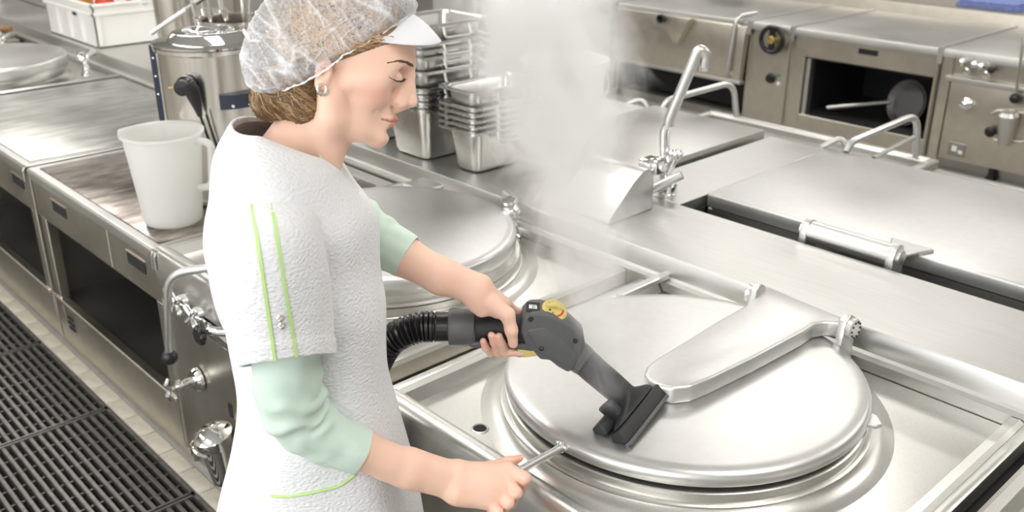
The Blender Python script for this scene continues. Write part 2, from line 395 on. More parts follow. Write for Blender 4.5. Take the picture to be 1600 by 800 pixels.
# lid arm: a cast Y-shaped hinge arm from the lid centre to the spine
za = LZ + .001; zb = LZ + .036
def q(px, py, z=zb): p = atz(px, py, z); return (p.x, p.y)
outline = [q(1006, 585), q(1010, 574), q(1024, 562), q(1060, 540), q(1120, 503), q(1162, 480), q(1180, 466), q(1188, 452), q(1200, 449), q(1250, 470), q(1300, 491), q(1316, 497), q(1314, 508), q(1290, 505), q(1272, 508), q(1255, 520), q(1180, 560), q(1110, 594), q(1080, 606), q(1052, 609), q(1026, 604), q(1012, 596)]
arm = thing('lid_arm', 'cast steel hinge arm lying across the big foreground lid', 'hinge arm', (outline[0][0], outline[0][1], za))
obj('arm_body', MB().prism(outline, 'z', za, zb + .004, .008, 3), 'steel_matte', arm, sharp=60)
hl = aty(1186, 470, 1.80); hr = aty(1316, 518, 1.83)
for nm, px, py, sx in (('left', 1183, 463, -1), ('right', 1322, 512, 1)):
    c = atz(px, py, .815)
    lug = MB().prism([(c.y - .03, ZT - .002), (c.y - .028, .80), (c.y - .02, .838), (c.y, .85), (c.y + .02, .838), (c.y + .028, .80), (c.y + .03, ZT - .002)], 'x', c.x - .009, c.x + .009, .003, 2)
    l = obj('hinge_lug', lug, 'steel_matte', arm)
    k = obj('hinge_cap', MB().lathe([(.022, -.004), (.024, 0), (.024, .012), (.021, .015), (.001, .015)], (c.x + sx * .008, c.y, .818), 24, (sx, 0, 0)), 'steel_lid', l)
    if sx > 0:
        for j in range(10):
            a = 2 * math.pi * j / 10
            obj('bolt', MB().lathe([(.0026, 0), (.0026, .002), (.001, .003)], (c.x + .0225, c.y + .018 * math.cos(a), .818 + .018 * math.sin(a)), 8, (1, 0, 0)), 'dark_gap', k)
# spout tab on the right of the lid, and drain hole in the tray
p = atz(1368, 662, .765)
obj('lid_tab', MB().prism([(p.x - .05, p.y - .03), (p.x + .004, p.y - .008), (p.x + .012, p.y + .006), (p.x - .012, p.y + .03), (p.x - .03, p.y + .03)], 'z', .757, .766, .002, 1), 'steel_lid', lid_e)
p = atz(750, 670, ZT - .016)
obj('drain_hole', MB().lathe([(.020, -.0005), (.018, .002), (.0155, .0025), (.0135, .001), (.013, -.006)], (p.x, p.y, ZT - .016), 32, closed=False), 'steel_tray', e_unit)
obj('drain_hole_core', MB().lathe([(.0135, -.0005), (.001, -.0004)], (p.x, p.y, ZT - .0148), 24), 'dark_gap', e_unit)
# front panels of E and F, channels between the units
for t, a, b_ in ((e_unit, -1.455, -.505), (f_unit, -.44, .55), (a_unit, -6.0, -4.945)):
    obj('front_panel', MB().box((a, FY + .015, .10), (b_, FY + .03, ZT - .1), .002, 1), 'steel_front', t)
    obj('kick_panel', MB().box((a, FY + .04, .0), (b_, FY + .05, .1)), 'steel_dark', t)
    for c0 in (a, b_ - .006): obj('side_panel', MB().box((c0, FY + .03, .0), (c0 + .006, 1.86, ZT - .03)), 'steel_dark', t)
obj('channel', MB().box((-1.548, FY + .01, ZT - .045), (-1.458, 1.865, ZT - .035)), 'steel_front', e_unit)
obj('channel_edge', MB().box((-1.490, FY + .01, ZT - .04), (-1.462, 1.865, ZT + .002), .004, 2), 'steel_tray', e_unit)
obj('channel', MB().box((-.502, FY + .01, ZT - .05), (-.442, 1.865, ZT - .045)), 'dark_gap', f_unit)
obj('edge_rail', MB().box((-.499, FY + .01, ZT - .03), (-.474, 1.865, ZT + .010), .006, 2), 'steel_tray', f_unit)
# square hinge bar left of the big lid
p0 = atz(962, 460, .745); p1 = atz(1050, 425, .745)
obj('hinge_bar', MB().box((p0.x - .0, p0.y - .0, .735), (p0.x + .022, p1.y, .752), .003, 1), 'steel_lid', e_unit)

# handle of the big lid, gripped by the woman's right hand
HBZ = .770
hb0 = atz(872, 702, HBZ); hb0 = Vector((hb0.x, E_CY - math.sqrt(LR ** 2 - (hb0.x - E_CX) ** 2), HBZ)); hb1 = hb0 + Vector((0, -.19, 0))
hd = obj('lid_handle', MB().tube([hb0 + Vector((0, .01, 0)), hb1], .0078, 16), 'steel_lid', lid_e)
wl = MB()
for j in range(14):
    a = random.random() * 6.28; rr = .012 * random.random() ** .5
    wl.sphere(hb0 + Vector((rr * math.cos(a), -.004 - .004 * random.random(), rr * math.sin(a) * 1.2)), .0048, 8, 6)
obj('weld', wl, 'chrome', hd)

# ------------------------------------------------------------------ unit D front with its taps
dp = MB()
dp.box((-2.556, FY + .05, .585), (-1.556, FY + .06, .66))
obj('control_recess', dp, 'steel_front', d_unit)
obj('lower_rail', MB().box((-2.556, FY - .002, .568), (-1.556, FY + .05, .592), .008, 2), 'steel_tray', d_unit)
obj('front_panel', MB().box((-2.55, FY + .006, .075), (-1.556, FY + .03, .566), .003, 1), 'steel_front', d_unit)
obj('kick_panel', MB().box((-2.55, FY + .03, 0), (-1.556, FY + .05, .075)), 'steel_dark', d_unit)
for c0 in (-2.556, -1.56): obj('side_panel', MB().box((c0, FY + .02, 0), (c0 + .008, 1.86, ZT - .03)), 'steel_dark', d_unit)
obj('edge_post', MB().box((-2.562, FY - .002, .06), (-2.548, FY + .02, .58), .004, 2), 'steel_tray', d_unit)
for j, (px, py) in enumerate(((276, 474), (300, 494))):
    c = aty(px, py, FY - .03)
    k = obj('tap_knob', MB().lathe([(.012, -.08), (.012, -.03), (.02, -.026), (.022, -.01), (.012, -.004), (.012, .004)], c, 20, (0, -1, 0)), 'chrome', d_unit)
    for s_ in range(4):
        a = R(45 + 90 * s_); dx, dz = math.cos(a), math.sin(a)
        obj('cross_arm', MB().tube([c, c + Vector((dx * .028, -.004, dz * .028))], [.0075, .009], 10).sphere(c + Vector((dx * .03, -.004, dz * .03)), .0095, 10, 8), 'chrome', k)
c = aty(326, 516, FY - .05)
tp_ = obj('tap_valve', MB().tube([c + Vector((.10, .06, .012)), c + Vector((.035, .015, .004)), c], [.016, .013, .010], 16), 'chrome', d_unit)
c2 = aty(312, 524, FY - .07)
kn = MB()
for s_ in range(6): a = R(60 * s_); kn.sphere(c2 + Vector((math.cos(a) * .017, .0, math.sin(a) * .017)), .011, 10, 8, (1, .9, 1))
kn.lathe([(.02, -.009), (.022, 0), (.02, .009)], c2, 20, (0, 1, 0))
obj('star_knob', kn, 'black_plastic', tp_)
obj('mixer_block', MB().box((-2.30, FY - .012, .565), (-2.12, FY + .03, .612), .01, 3), 'chrome', d_unit)
c = aty(310, 592, FY)
vv = obj('drain_wheel', MB().lathe([(.036, .002), (.036, -.008), (.030, -.016), (.014, -.018), (.012, -.05), (.018, -.054), (.018, -.066), (.008, -.07), (.008, -.085)], c + Vector((0, 0, 0)), 28, (0, 1, 0)), 'chrome', d_unit)
cw = c + Vector((0, -.088, 0))
obj('wing_handle', MB().tube([cw + Vector((-.002, 0, -.036)), cw + Vector((0, -.008, -.018)), cw, cw + Vector((0, -.008, .018)), cw + Vector((.002, 0, .036))], [.006, .009, .008, .009, .006], 10, True, .6), 'chrome', vv)
c = aty(338, 690, FY - .05)
dv = obj('drain_valve', MB().lathe([(.052, .0), (.054, .006), (.054, .03), (.048, .036), (.03, .046), (.001, .05)], c, 32, (0, -.25, 1)), 'chrome', d_unit)
obj('valve_body', MB().lathe([(.05, 0), (.046, -.03), (.040, -.09), (.036, -.13), (.03, -.135)], c, 28, (0, -.1, 1)), 'chrome', dv)
obj('valve_clip', MB().tube([c + Vector((-.05, -.03, .01)), c + Vector((-.03, -.062, .0)), c + Vector((.02, -.066, 0)), c + Vector((.04, -.05, -.01))], .005, 8), 'chrome', dv)
obj('valve_pipe', MB().tube([c + Vector((0, 0, -.03)), c + Vector((0, .08, -.03))], .03, 20), 'steel_front', dv)
obj('panel_slot', MB().box((-2.215, FY + .002, .33), (-2.195, FY + .008, .375), .002, 1), 'dark_gap', d_unit)
# bent lid handle with black ball
h0 = aty(352, 415, 1.03); h1 = aty(262, 428, .925); h2 = aty(264, 552, .925)
bh = obj('lid_handle', MB().tube(rpath([h0, h1, h2], .06, 8), .0115, 14), 'steel_lid', lid_d)
obj('ball_grip', MB().sphere(h2 + Vector((0, 0, -.012)), .023, 20, 12), 'black_plastic', bh)
obj('handle_stem', MB().tube([h0, h0 + Vector((.05, .12, .05))], .0115, 12), 'steel_lid', bh)
def lid_clamp(t, px, py, z):
    c = atz(px, py, z)
    mb = MB().sphere(c, .026, 14, 10).lathe([(.014, 0), (.014, .03), (.02, .032), (.02, .045), (.001, .048)], c, 16, (0, -.3, 1)).lathe([(.018, -.06), (.02, -.045), (.014, -.04), (.014, 0)], c, 16, (0, 0, 1))
    k = obj('lid_clamp', mb, 'chrome', t)
    obj('clamp_bolt', MB().lathe([(.018, .02), (.02, .026), (.02, .036), (.012, .04), (.001, .041)], c, 16, (.5, -.7, .4)), 'chrome', k)
    obj('clamp_arm', MB().tube([c, c + Vector((-.06, .06, .01)), c + Vector((-.12, .09, 0))], [.016, .014, .02], 12), 'steel_lid', k)
    obj('clamp_foot', MB().lathe([(.028, -.085), (.028, -.07), (.02, -.065), (.02, -.055)], c, 16), 'chrome', k)
lid_clamp(d_unit, 800, 332, .80)
lid_clamp(a_unit, 132, 92, .80)
lid_clamp(a_unit, 2, 62, .80)
# hinge bracket of lid D near the pans
p = atz(700, 305, .80)
obj('hinge_bracket', MB().box((p.x - .14, p.y + .0, .775), (p.x + .05, p.y + .022, .80), .004, 1).box((p.x - .16, p.y - .06, .80), (p.x - .05, p.y + .03, .815), .005, 1), 'steel_lid', d_unit)

# ================================================================== service spine
SP0, SP1, ZS = 1.893, 2.238, .795
spine = thing('service_spine', 'long raised steel shelf running between the two cooking rows', 'shelf', (-3, 2.06, 0))
sb = MB()
prof = [(SP0, ZS - .006), (SP0 + .004, ZS), (SP1, ZS), (SP1, ZS - .12), (SP1 - .02, ZS - .12), (SP1 - .02, 0), (SP0 - .02, 0), (SP0 - .025, ZT + .012), (SP0 - .006, ZT + .014), (SP0, ZT + .02)]
obj('shelf_body', sb.prism(prof, 'x', -8.2, 1.2), 'steel_top', spine)
obj('rear_slot', MB().box((-1.66, SP1, .60), (1.2, SP1 + .12, .69)), 'steel_inside', spine)

# ================================================================== rear row of the island
RB = 3.09
big = thing('pan_unit', 'large steel pan unit with a flat rectangular lid, right of the swivel tap', 'cooking unit', (-.8, 2.8, 0))
obj('body', MB().box((-1.655, SP1 + .14, 0), (.9, RB + .02, .755), .004, 1), 'steel_dark', big)
blid = obj('pan_lid', MB().box((-1.648, SP1 + .125, .762), (.6, RB, .806), .007, 3), 'steel_lid', big)
hp = [atz(1262, 368, .80), atz(1398, 408, .80)]
hy = SP1 + .05
hx0, hx1 = hp[0].x, hp[1].x
hg = obj('lid_hinge', MB().tube([(hx0, hy, .815), (hx1, hy, .815)], .030, 24), 'steel_matte', big)
for xx, s_ in ((hx0, -1), (hx1, 1)):
    lug = MB().prism([(hy - .032, .70), (hy - .032, .815), (hy - .02, .842), (hy, .85), (hy + .02, .842), (hy + .032, .815), (hy + .032, .70)], 'x', xx - .011, xx + .011, .003, 2)
    l = obj('hinge_lug', lug, 'steel_matte', hg)
    obj('hinge_cap', MB().lathe([(.02, 0), (.02, .008), (.016, .011), (.001, .012)], (xx + s_ * .011, hy, .815), 20, (s_, 0, 0)), 'steel_lid', l)
obj('hinge_tongue', MB().prism([(hx1 - .03, hy + .02), (hx1 + .012, hy + .02), (hx1 + .05, hy + .12), (hx1 - .07, hy + .12)], 'z', .804, .816, .003, 1), 'steel_matte', hg)
# flat panel and second lid, left of the big lid
mid = thing('griddle_unit', 'flat steel plate unit right behind the swivel tap', 'cooking unit', (-1.8, 2.8, 0))
obj('top_plate', MB().box((-1.893, SP1 + .004, .765), (-1.66, RB, ZS + .002), .003, 1), 'steel_top', mid)
obj('body', MB().box((-1.893, SP1 + .004, 0), (-1.66, RB, .765)), 'steel_dark', mid)
l2 = thing('pan_unit', 'steel pan unit with a flat lid seen through the steam left of the tap', 'cooking unit', (-2.2, 2.8, 0))
obj('body', MB().box((-2.455, SP1 + .02, 0), (-1.915, RB + .02, .76), .004, 1), 'steel_dark', l2)
obj('pan_lid', MB().box((-2.45, SP1 + .02, .765), (-1.918, RB, .818), .006, 2), 'steel_top', l2)
l3 = thing('pan_unit', 'steel unit behind the steel container stacks, mostly behind steam', 'cooking unit', (-3.4, 2.8, 0))
obj('body', MB().box((-4.6, SP1 + .02, 0), (-2.475, RB + .02, .745), .004, 1), 'steel_dark', l3)
obj('pan_lid', MB().box((-4.58, SP1 + .02, .75), (-2.48, RB, .80), .006, 2), 'steel_top', l3)
l4 = thing('pan_unit', 'far steel unit of the rear row, behind the white crate', 'cooking unit', (-6.4, 2.8, 0))
obj('body', MB().box((-8.2, SP1 + .02, 0), (-4.65, RB + .02, .745), .004, 1), 'steel_dark', l4)
obj('pan_lid', MB().box((-8.18, SP1 + .02, .75), (-4.67, RB, .80), .006, 2), 'steel_top', l4)
# shelf tray along the rear edge of the island
tray = thing('rear_tray', 'steel drip tray with pale rolled rim along the far side of the island', 'tray', (-1.6, 3.28, .70))
obj('tray_floor', MB().box((-2.40, RB + .02, .70), (.9, 3.42, .715)), 'steel_dark', tray)
rr_ = atz(1100, 168, .745)
obj('tray_rim', MB().box((-2.40, 3.40, .69), (-1.42, 3.45, .745), .014, 3), 'steel_tray', tray)
obj('tray_rim', MB().box((-2.42, RB + .02, .69), (-2.385, 3.45, .742), .010, 3), 'steel_tray', tray)
obj('tray_rim', MB().box((-1.44, RB + .02, .69), (-1.40, 3.45, .742), .010, 3), 'steel_tray', tray)
obj('tray_rim', MB().box((-1.36, 3.38, .66), (.9, 3.42, .72), .01, 2), 'steel_dark', tray)
def tube_handle(t, pts, r=.013):
    return obj('bent_handle', MB().tube(rpath(pts, .06, 7), r, 14), 'steel_lid', t)
tube_handle(l2, [aty(1030, 185, RB - .01), aty(1040, 157, RB + .02), aty(1146, 128, RB + .33), aty(1152, 200, RB + .33)])
tube_handle(big, [aty(1322, 238, RB - .01), aty(1330, 222, RB + .02), aty(1434, 178, RB + .33), aty(1430, 262, RB + .33)])
tube_handle(big, [aty(1284, 230, RB - .03), aty(1316, 214, RB + .03), aty(1326, 238, RB + .04)], .011)
tube_handle(l3, [aty(962, 170, RB - .03), aty(1004, 154, RB + .05), aty(1014, 176, RB + .05)], .011)
big2 = MB().tube([aty(1365, 247, RB + .05), aty(1428, 214, RB + .3)], .008, 10)
obj('handle_brace', big2, 'steel_lid', big)

# swivel tap
tb = atz(1042, 306, ZS)
tap = thing('swivel_tap', 'tall chrome swivel tap with slanted spout on the middle shelf', 'tap', tb)
Yt = tb.y
p1 = aty(1038, 205, Yt); p2 = aty(1046, 186, Yt); p3 = aty(1092, 76, Yt + .05); p4 = aty(1104, 84, Yt + .07); p5 = aty(1101, 104, Yt + .07)
obj('base', MB().lathe([(.03, 0), (.03, .012), (.024, .02), (.022, .05)], tb, 24), 'chrome', tap)
obj('pipe', MB().tube([tb + Vector((0, 0, .03)), aty(1040, 268, Yt), aty(1039, 262, Yt), p1, p2], [.020, .020, .015, .015, .0135], 18), 'chrome', tap)
obj('spout', MB().tube([p2 + Vector((-.002, 0, -.02))] + rpath([p2, p3, p4, p5], .03, 5), .0165, 18), 'steel_lid', tap)
obj('nozzle', MB().tube([p5 + Vector((0, 0, .02)), p5 + Vector((0, 0, -.012))], [.014, .016], 16), 'chrome', tap)
k0 = aty(1042, 270, Yt); k1 = aty(1056, 243, Yt - .0)
vl = obj('valve_stem', MB().tube([k0, k1], [.016, .011], 14), 'chrome', tap)
kn = MB()
for s_ in range(6): a = R(60 * s_); kn.sphere(k1 + Vector((math.cos(a) * .015, math.sin(a) * .012, 0.006)), .010, 10, 8)
obj('valve_knob', kn.sphere(k1, .016, 12, 8), 'chrome', vl)
obj('lever', MB().tube([aty(1014, 298, Yt - .05), aty(1066, 273, Yt + .01)], .0145, 16), 'steel_lid', tap)
obj('lever_mount', MB().tube([aty(1046, 288, Yt), aty(1044, 300, Yt)], [.024, .026], 14), 'chrome', tap)
# sloped housing beside the tap
hd0 = MB()
hx0, hx1 = -1.90, -1.69
prof = [(1.955, ZS + .0005), (2.15, ZS + .0005), (2.150, ZS + .09), (2.142, ZS + .118), (2.122, ZS + .132), (2.10, ZS + .128), (2.06, ZS + .105), (1.955, ZS + .012)]
hs = thing('socket_housing', 'sloped steel housing with rounded back beside the swivel tap', 'housing', (-1.8, 2.05, ZS))
obj('cover', MB().prism(prof, 'x', hx0, hx1, .003, 2), 'steel_lid', hs)
cc = Vector((-1.74, 2.185, ZS + .12))
obj('handle_block', MB().box((cc.x - .02, cc.y - .03, cc.z - .02), (cc.x + .05, cc.y + .03, cc.z + .022), .008, 2).box((cc.x + .03, cc.y - .04, cc.z - .01), (cc.x + .06, cc.y + .0, cc.z + .035), .006, 2), 'chrome', hs)

# ================================================================== steel containers on the spine
def gn_mesh(lx, ly, h, rim=.020, rad=.03, tap_=.018):
    """open container; origin at centre of the base"""
    o_ = []; 
    def rr(sx, sy, r, z): return rrect(-sx, sx, -sy, sy, r, z)
    bx, by = lx / 2 - tap_, ly / 2 - tap_
    rings = [rr(bx - .02, by - .02, rad - .012, 0), rr(bx - .006, by - .006, rad - .004, .005), rr(bx, by, rad, .018),
             rr(lx / 2 - .002, ly / 2 - .002, rad + .004, h - .006), rr(lx / 2 + .004, ly / 2 + .004, rad + .006, h),
             rr(lx / 2 + rim, ly / 2 + rim, rad * .7, h + .001), rr(lx / 2 + rim, ly / 2 + rim, rad * .7, h - .007), rr(lx / 2 + rim - .003, ly / 2 + rim - .003, rad * .7, h - .007), rr(lx / 2 + rim - .003, ly / 2 + rim - .003, rad * .7, h - .002),
             rr(lx / 2 + .003, ly / 2 + .003, rad + .004, h - .004), rr(lx / 2 - .004, ly / 2 - .004, rad + .002, h - .01), rr(bx - .003, by - .003, rad, .02), rr(bx - .02, by - .02, rad - .012, .004)]
    # flip order so that the inner wall comes last: outside up, rim, inside down
    order = [0, 1, 2, 3, 9, 8, 7, 6, 5, 4, 10, 11, 12]
    mb = MB().loft([rings[i] for i in order], True, True); return mb
def gn_handle(lx, ly, h):
    mb = MB(); x = lx / 2 + .012; z0, z1 = h - .045, h - .008
    mb.tube(rpath([(x, -.055, z1), (x + .012, -.055, z0), (x + .012, .055, z0), (x, .055, z1)], .012, 4), .0045, 8); return mb
def pan_stack(cx, cy, lx, ly, h, n, dz, top_h, labels, group, z=ZS):
    src = None; zz = z
    for i in range(n):
        if i == n - 1: hh = top_h
        else: hh = h
        zb_ = z if i == 0 else z + i * dz + (h - top_h + .032 if i == n - 1 else 0)
        t = thing('steel_container', labels[i], 'food container', (cx, cy, zb_), group)
        if src is None or i == n - 1:
            src = obj('pan_body', gn_mesh(lx, ly, hh), 'steel_pan', None); src.parent = t
            hs_ = obj('drop_handle', gn_handle(lx, ly, hh), 'steel_lid', None); hs_.parent = t
        else:
            for q_ in (src, hs_):
                c = q_.copy(); COL.objects.link(c); c.parent = t
ordn = ['lowest', 'second', 'third', 'fourth', 'fifth', 'sixth', 'seventh', 'eighth']
pan_stack(-2.355, 2.105, .150, .285, .150, 6, .020, .125, [('lowest, deep steel container standing on the middle shelf' if i == 0 else 'topmost open steel container of the shorter stack nearest the steam' if i == 5 else f'nested steel container, {ordn[i]} from the bottom of the shorter stack') for i in range(6)], 'shorter container stack')
pan_stack(-2.62, 2.075, .22, .285, .185, 5, .024, .10, [('lowest container of the taller stack beside the visor' if i == 0 else f'nested steel container, {ordn[i]} from the bottom of the taller stack') for i in range(5)], 'taller container stack')
zt_ = ZS + .185 + .024 * 4 - .01
pan_stack(-2.62, 2.075, .22, .285, .11, 4, .024, .10, [('topmost open container of the taller stack' if i == 3 else f'upper container of the taller stack, {ordn[i]} above its deep ones') for i in range(4)], 'taller container stack', z=zt_ - .02)
pan_stack(-2.90, 2.10, .15, .26, .16, 1, .02, .16, ['single steel container under the woman\'s chin, left of the stacks'], None)
# white buckets in the steam
def bucket(x, y, z, r, h, label):
    t = thing('bucket', label, 'bucket', (x, y, z))
    obj('bucket_body', MB().lathe([(.001, .003), (r * .82, .003), (r * .84, 0), (r * .86, .004), (r, h), (r + .012, h), (r + .012, h - .02), (r + .004, h - .02), (r - .003, h - .004), (r * .83, .008), (.001, .008)], (x, y, z), 48), 'white_plastic', t)
    pts = [Vector((x + (r + .012) * math.cos(R(a)), y + (r + .012) * math.sin(R(a)), z + h - .03 - .10 * math.sin(R((a + 100) / 180 * 180)))) for a in range(-100, 81, 12)]
    obj('bail_handle', MB().tube(pts, .004, 8), 'steel_lid', t)
bucket(-2.42, 2.52, .82, .15, .27, 'white plastic bucket almost lost in the steam behind the steel containers')

# ================================================================== jug
jb = atz(266, 352, ZT + .004); JX, JY, JZ = jb.x - .032, jb.y + .028, ZT + .0045
jug = thing('measuring_jug', 'translucent white plastic measuring jug standing on the brown griddle', 'jug', (JX, JY, JZ))
def jr(h): return .086 + .029 * h / .285
JH = .285
def jring(r, z, spout=0):
    out = []
    for k in range(64):
        a = 2 * math.pi * k / 64; rr = r
        da = (a - R(220) + math.pi) % (2 * math.pi) - math.pi
        if spout: rr += spout * math.exp(-(da / .22) ** 2)
        out.append(Vector((JX + rr * math.cos(a), JY + rr * math.sin(a), JZ + z)))
    return out
rings = [jring(.078, 0), jring(.085, .004), jring(jr(.03), .03), jring(jr(.15), .15), jring(jr(.24), .24, .002), jring(jr(.27), .27, .007), jring(jr(JH) + .002, JH, .012), jring(jr(JH) + .008, JH + .001, .012), jring(jr(JH) + .008, JH - .006, .011), jring(jr(JH) + .003, JH - .006, .011)]
inner = [jring(jr(.27) - .003, .27, .007), jring(jr(.15) - .003, .15), jring(jr(.03) - .003, .03), jring(.08, .006)]
obj('jug_body', MB().loft(rings[:6] + [rings[9], rings[8], rings[7], rings[6]] + inner, True, True), 'jug_plastic', jug, sharp=60)
ha = R(36)  # handle away from the spout
hdv = Vector((math.cos(ha), math.sin(ha), 0)); o_ = Vector((JX, JY, JZ))
hp = rpath([o_ + hdv * (jr(.26) - .003) + Vector((0, 0, .262)), o_ + hdv * (jr(.26) + .045) + Vector((0, 0, .258)), o_ + hdv * (jr(.12) + .045) + Vector((0, 0, .12)), o_ + hdv * (jr(.12) - .003) + Vector((0, 0, .112))], .03, 6)
obj('jug_handle', MB().tube(hp, .011, 12, True, 1.0), 'jug_plastic', jug)
sc_ = MB()
for k in range(18):
    z = .04 + k * .0125; a0 = R(256); L = .012 if k % 2 else .022
    for j in range(4):
        a1 = a0 + L * j / 3 / .1
        if j < 3:
            a2 = a0 + L * (j + 1) / 3 / .1; r_ = jr(z) + .0006
            sc_.add([(JX + r_ * math.cos(a), JY + r_ * math.sin(a), JZ + zz) for a, zz in ((a1, z), (a2, z), (a2, z + .0018), (a1, z + .0018))], [(0, 1, 2, 3)])
obj('scale_marks', sc_, 'white_plastic', jug, recalc=False)

# ================================================================== big thermo pot and utensils
pb = atz(328, 325, ZT + .004); PX, PY, PZ = pb.x - .115, pb.y + .125, ZT + .0045
PR, PH = .172, .50
pot = thing('insulated_pot', 'tall polished steel pot with domed lid and plug cord, behind the jug', 'pot', (PX, PY, PZ))
obj('pot_body', MB().lathe([(.001, 0), (PR - .01, 0), (PR, .008), (PR, .02), (PR - .004, .024), (PR - .004, PH - .02), (PR + .004, PH - .015), (PR + .006, PH - .002), (PR, PH)], (PX, PY, PZ), 80), 'pot_steel', pot)
ld_ = obj('pot_lid', MB().lathe([(PR + .006, PH), (PR + .006, PH + .006), (PR - .008, PH + .010), (PR - .034, PH + .012), (PR - .055, PH + .034), (PR - .066, PH + .038), (.062, PH + .038), (.05, PH + .030), (.02, PH + .030), (.001, PH + .030)], (PX, PY, PZ), 64), 'chrome', pot)
obj('lid_knob', MB().tube(rpath([(PX - .04, PY - .02, PZ + PH + .03), (PX - .03, PY - .015, PZ + PH + .046), (PX + .03, PY + .015, PZ + PH + .046), (PX + .04, PY + .02, PZ + PH + .03)], .015, 4), .007, 10), 'chrome', ld_)
fd = Vector((-PX, -PY, 0)).normalized(); rt = Vector((-fd.y, fd.x, 0))   # towards the viewer, and to the viewer's right
def onpot(ang, z, dr=0): 
    d = fd * math.cos(ang) + rt * math.sin(ang); return Vector((PX, PY, PZ)) + d * (PR + dr) + Vector((0, 0, z))
hd_ = MB()
ring_a = []
for i in range(9):
    a = R(2 + 52 * i / 8); p = onpot(a, .365, .006 + .016 * math.sin(math.pi * i / 8)); q2 = onpot(a, .320, .006 + .010 * math.sin(math.pi * i / 8)); q3 = onpot(a, .320, -.004); q4 = onpot(a, .365, -.004)
    ring_a.append([p, q2, q3, q4])
hh_ = obj('side_handle', hd_.loft(ring_a), 'navy_plastic', pot)
for a in (12, 27): obj('rivet', MB().lathe([(.006, 0), (.005, .003), (.001, .004)], onpot(R(a + 2), .330, .013), 10, fd), 'chrome', hh_)
cs = onpot(R(-28), .40, .002)
pl = obj('plug_socket', MB().lathe([(.03, 0), (.03, .018), (.024, .026), (.024, .05), (.001, .052)], cs, 24, fd * .8 - rt * .3), 'black_plastic', pot)
ce = cs + fd * .045
pb_ = obj('plug', MB().tube([ce + Vector((0, 0, .012)), ce + Vector((.0, 0, -.01)) + rt * .012, ce + rt * .022 + Vector((0, 0, -.06)), ce + rt * .026 + Vector((0, 0, -.09))], [.022, .024, .014, .007], 14), 'black_plastic', pot)
obj('plug_pin', MB().tube([cs + fd * .03 - rt * .02, cs + fd * .03 - rt * .055], .0035, 8), 'brass', pl)
cd = [ce + rt * .026 + Vector((0, 0, -.085)), ce + rt * .045 + Vector((0, 0, -.18)), ce + rt * .07 + Vector((0, 0, -.28)), ce + rt * .11 + Vector((0, 0, -.36)), ce + rt * .14 + Vector((0, 0, -.392))]
obj('power_cord', MB().tube(rpath(cd, .08, 4), .0045, 8), 'black_plastic', pot)
obj('power_cord', MB().tube(rpath([p + rt * .018 + fd * .004 for p in cd], .08, 4), .0035, 8), 'black_plastic', pot)
vs_ = MB(); b0 = onpot(R(-82), .30, .02); b1 = onpot(R(-84), .50, .03)
bb = [onpot(R(-70), .20, .012), onpot(R(-86), .47, .022)]
rail = thing('trolley_post', 'dark navy post with small screws left of the insulated pot', 'post', (bb[0].x, bb[0].y, PZ))
p0 = atd(280, 330, 3.02); p0.z = PZ
e0 = aty(250, 195, PY - .02); e1 = aty(232, 72, PY - .02); dd = (e0 - e1).normalized(); e0 = e0 + dd * ((e0.z - PZ) / -dd.z)
rings = []
for e in (e0, e1): rings.append([e + rt * .0, e + rt * .048, e + rt * .048 - fd * .03, e - fd * .03])
pst = obj('post_bar', MB().loft(rings), 'navy_plastic', rail)
for f_ in (.6, .75, .9): obj('screw', MB().lathe([(.005, 0), (.004, .003), (.001, .004)], e0.lerp(e1, f_) + rt * .01 + fd * .001, 8, fd), 'chrome', pst)

def deep_pot(x, y, z, r, h, label, cone=1.0, name='steel_pot', open_=True):
    t = thing(name, label, 'pot', (x, y, z))
    obj('pot_body', MB().lathe([(.001, 0), (r * cone - .01, 0), (r * cone, .01), (r, h - .004), (r + .010, h), (r + .010, h - .006), (r - .002, h - .008), (r * cone - .003, .012), (.001, .008)], (x, y, z), 56), 'pot_steel', t)
    return t
UX, UY = -3.35, 1.72
up = deep_pot(UX, UY, ZT + .0045, .125, .49, 'open steel pot full of ladles and whisks behind the insulated pot')
for s_ in (-1, 1):
    a = math.atan2(fd.y, fd.x) + s_ * 1.2; p = Vector((UX + .125 * math.cos(a), UY + .125 * math.sin(a), ZT + .45)); tn = Vector((-math.sin(a), math.cos(a), 0)); ou = Vector((math.cos(a), math.sin(a), 0))
    obj('loop_handle', MB().tube(rpath([p - tn * .04, p - tn * .04 + ou * .04, p + tn * .04 + ou * .04, p + tn * .04], .02, 4), .006, 8), 'chrome', up)
def utensil(kind, bx, by, lean, L, label):
    base = Vector((UX + bx, UY + by, ZT + .03)); d = Vector((lean[0], lean[1], 1)).normalized(); top = base + d * L
    t = thing(kind, label, 'utensil', base)
    obj('shaft', MB().tube([base, base + d * L], .006, 8), 'steel_lid', t)
    if kind == 'whisk':
        for k in range(7):
            a = math.pi * k / 7; e = (rt * math.cos(a) + fd * math.sin(a)); pts = []
            for j in range(13):
                u = j / 12 * math.pi; pts.append(base + d * (L - .06 + .17 * math.sin(u) ** .8 if 0 < j < 12 else L - .06) + e * .045 * -math.cos(u) * (.25 + .75 * math.sin(u)))
            obj('whisk_wire', MB().tube(pts, .0016, 5), 'chrome', t)
    else:
        obj('ladle_bowl', MB().lathe([(.001, -.03), (.03, -.024), (.045, 0), (.042, 0), (.028, -.02), (.001, -.026)], top + fd * .02, 20, (d + fd * 1.1)), 'chrome', t)
    obj('grip', MB().tube([base + d * (L * .55), base + d * (L * .8)], .011, 10, True, .7), 'pot_steel', t)
utensil('whisk', -.05, -.03, (-.16, -.06), .62, 'thin wire whisk leaning left in the utensil pot')
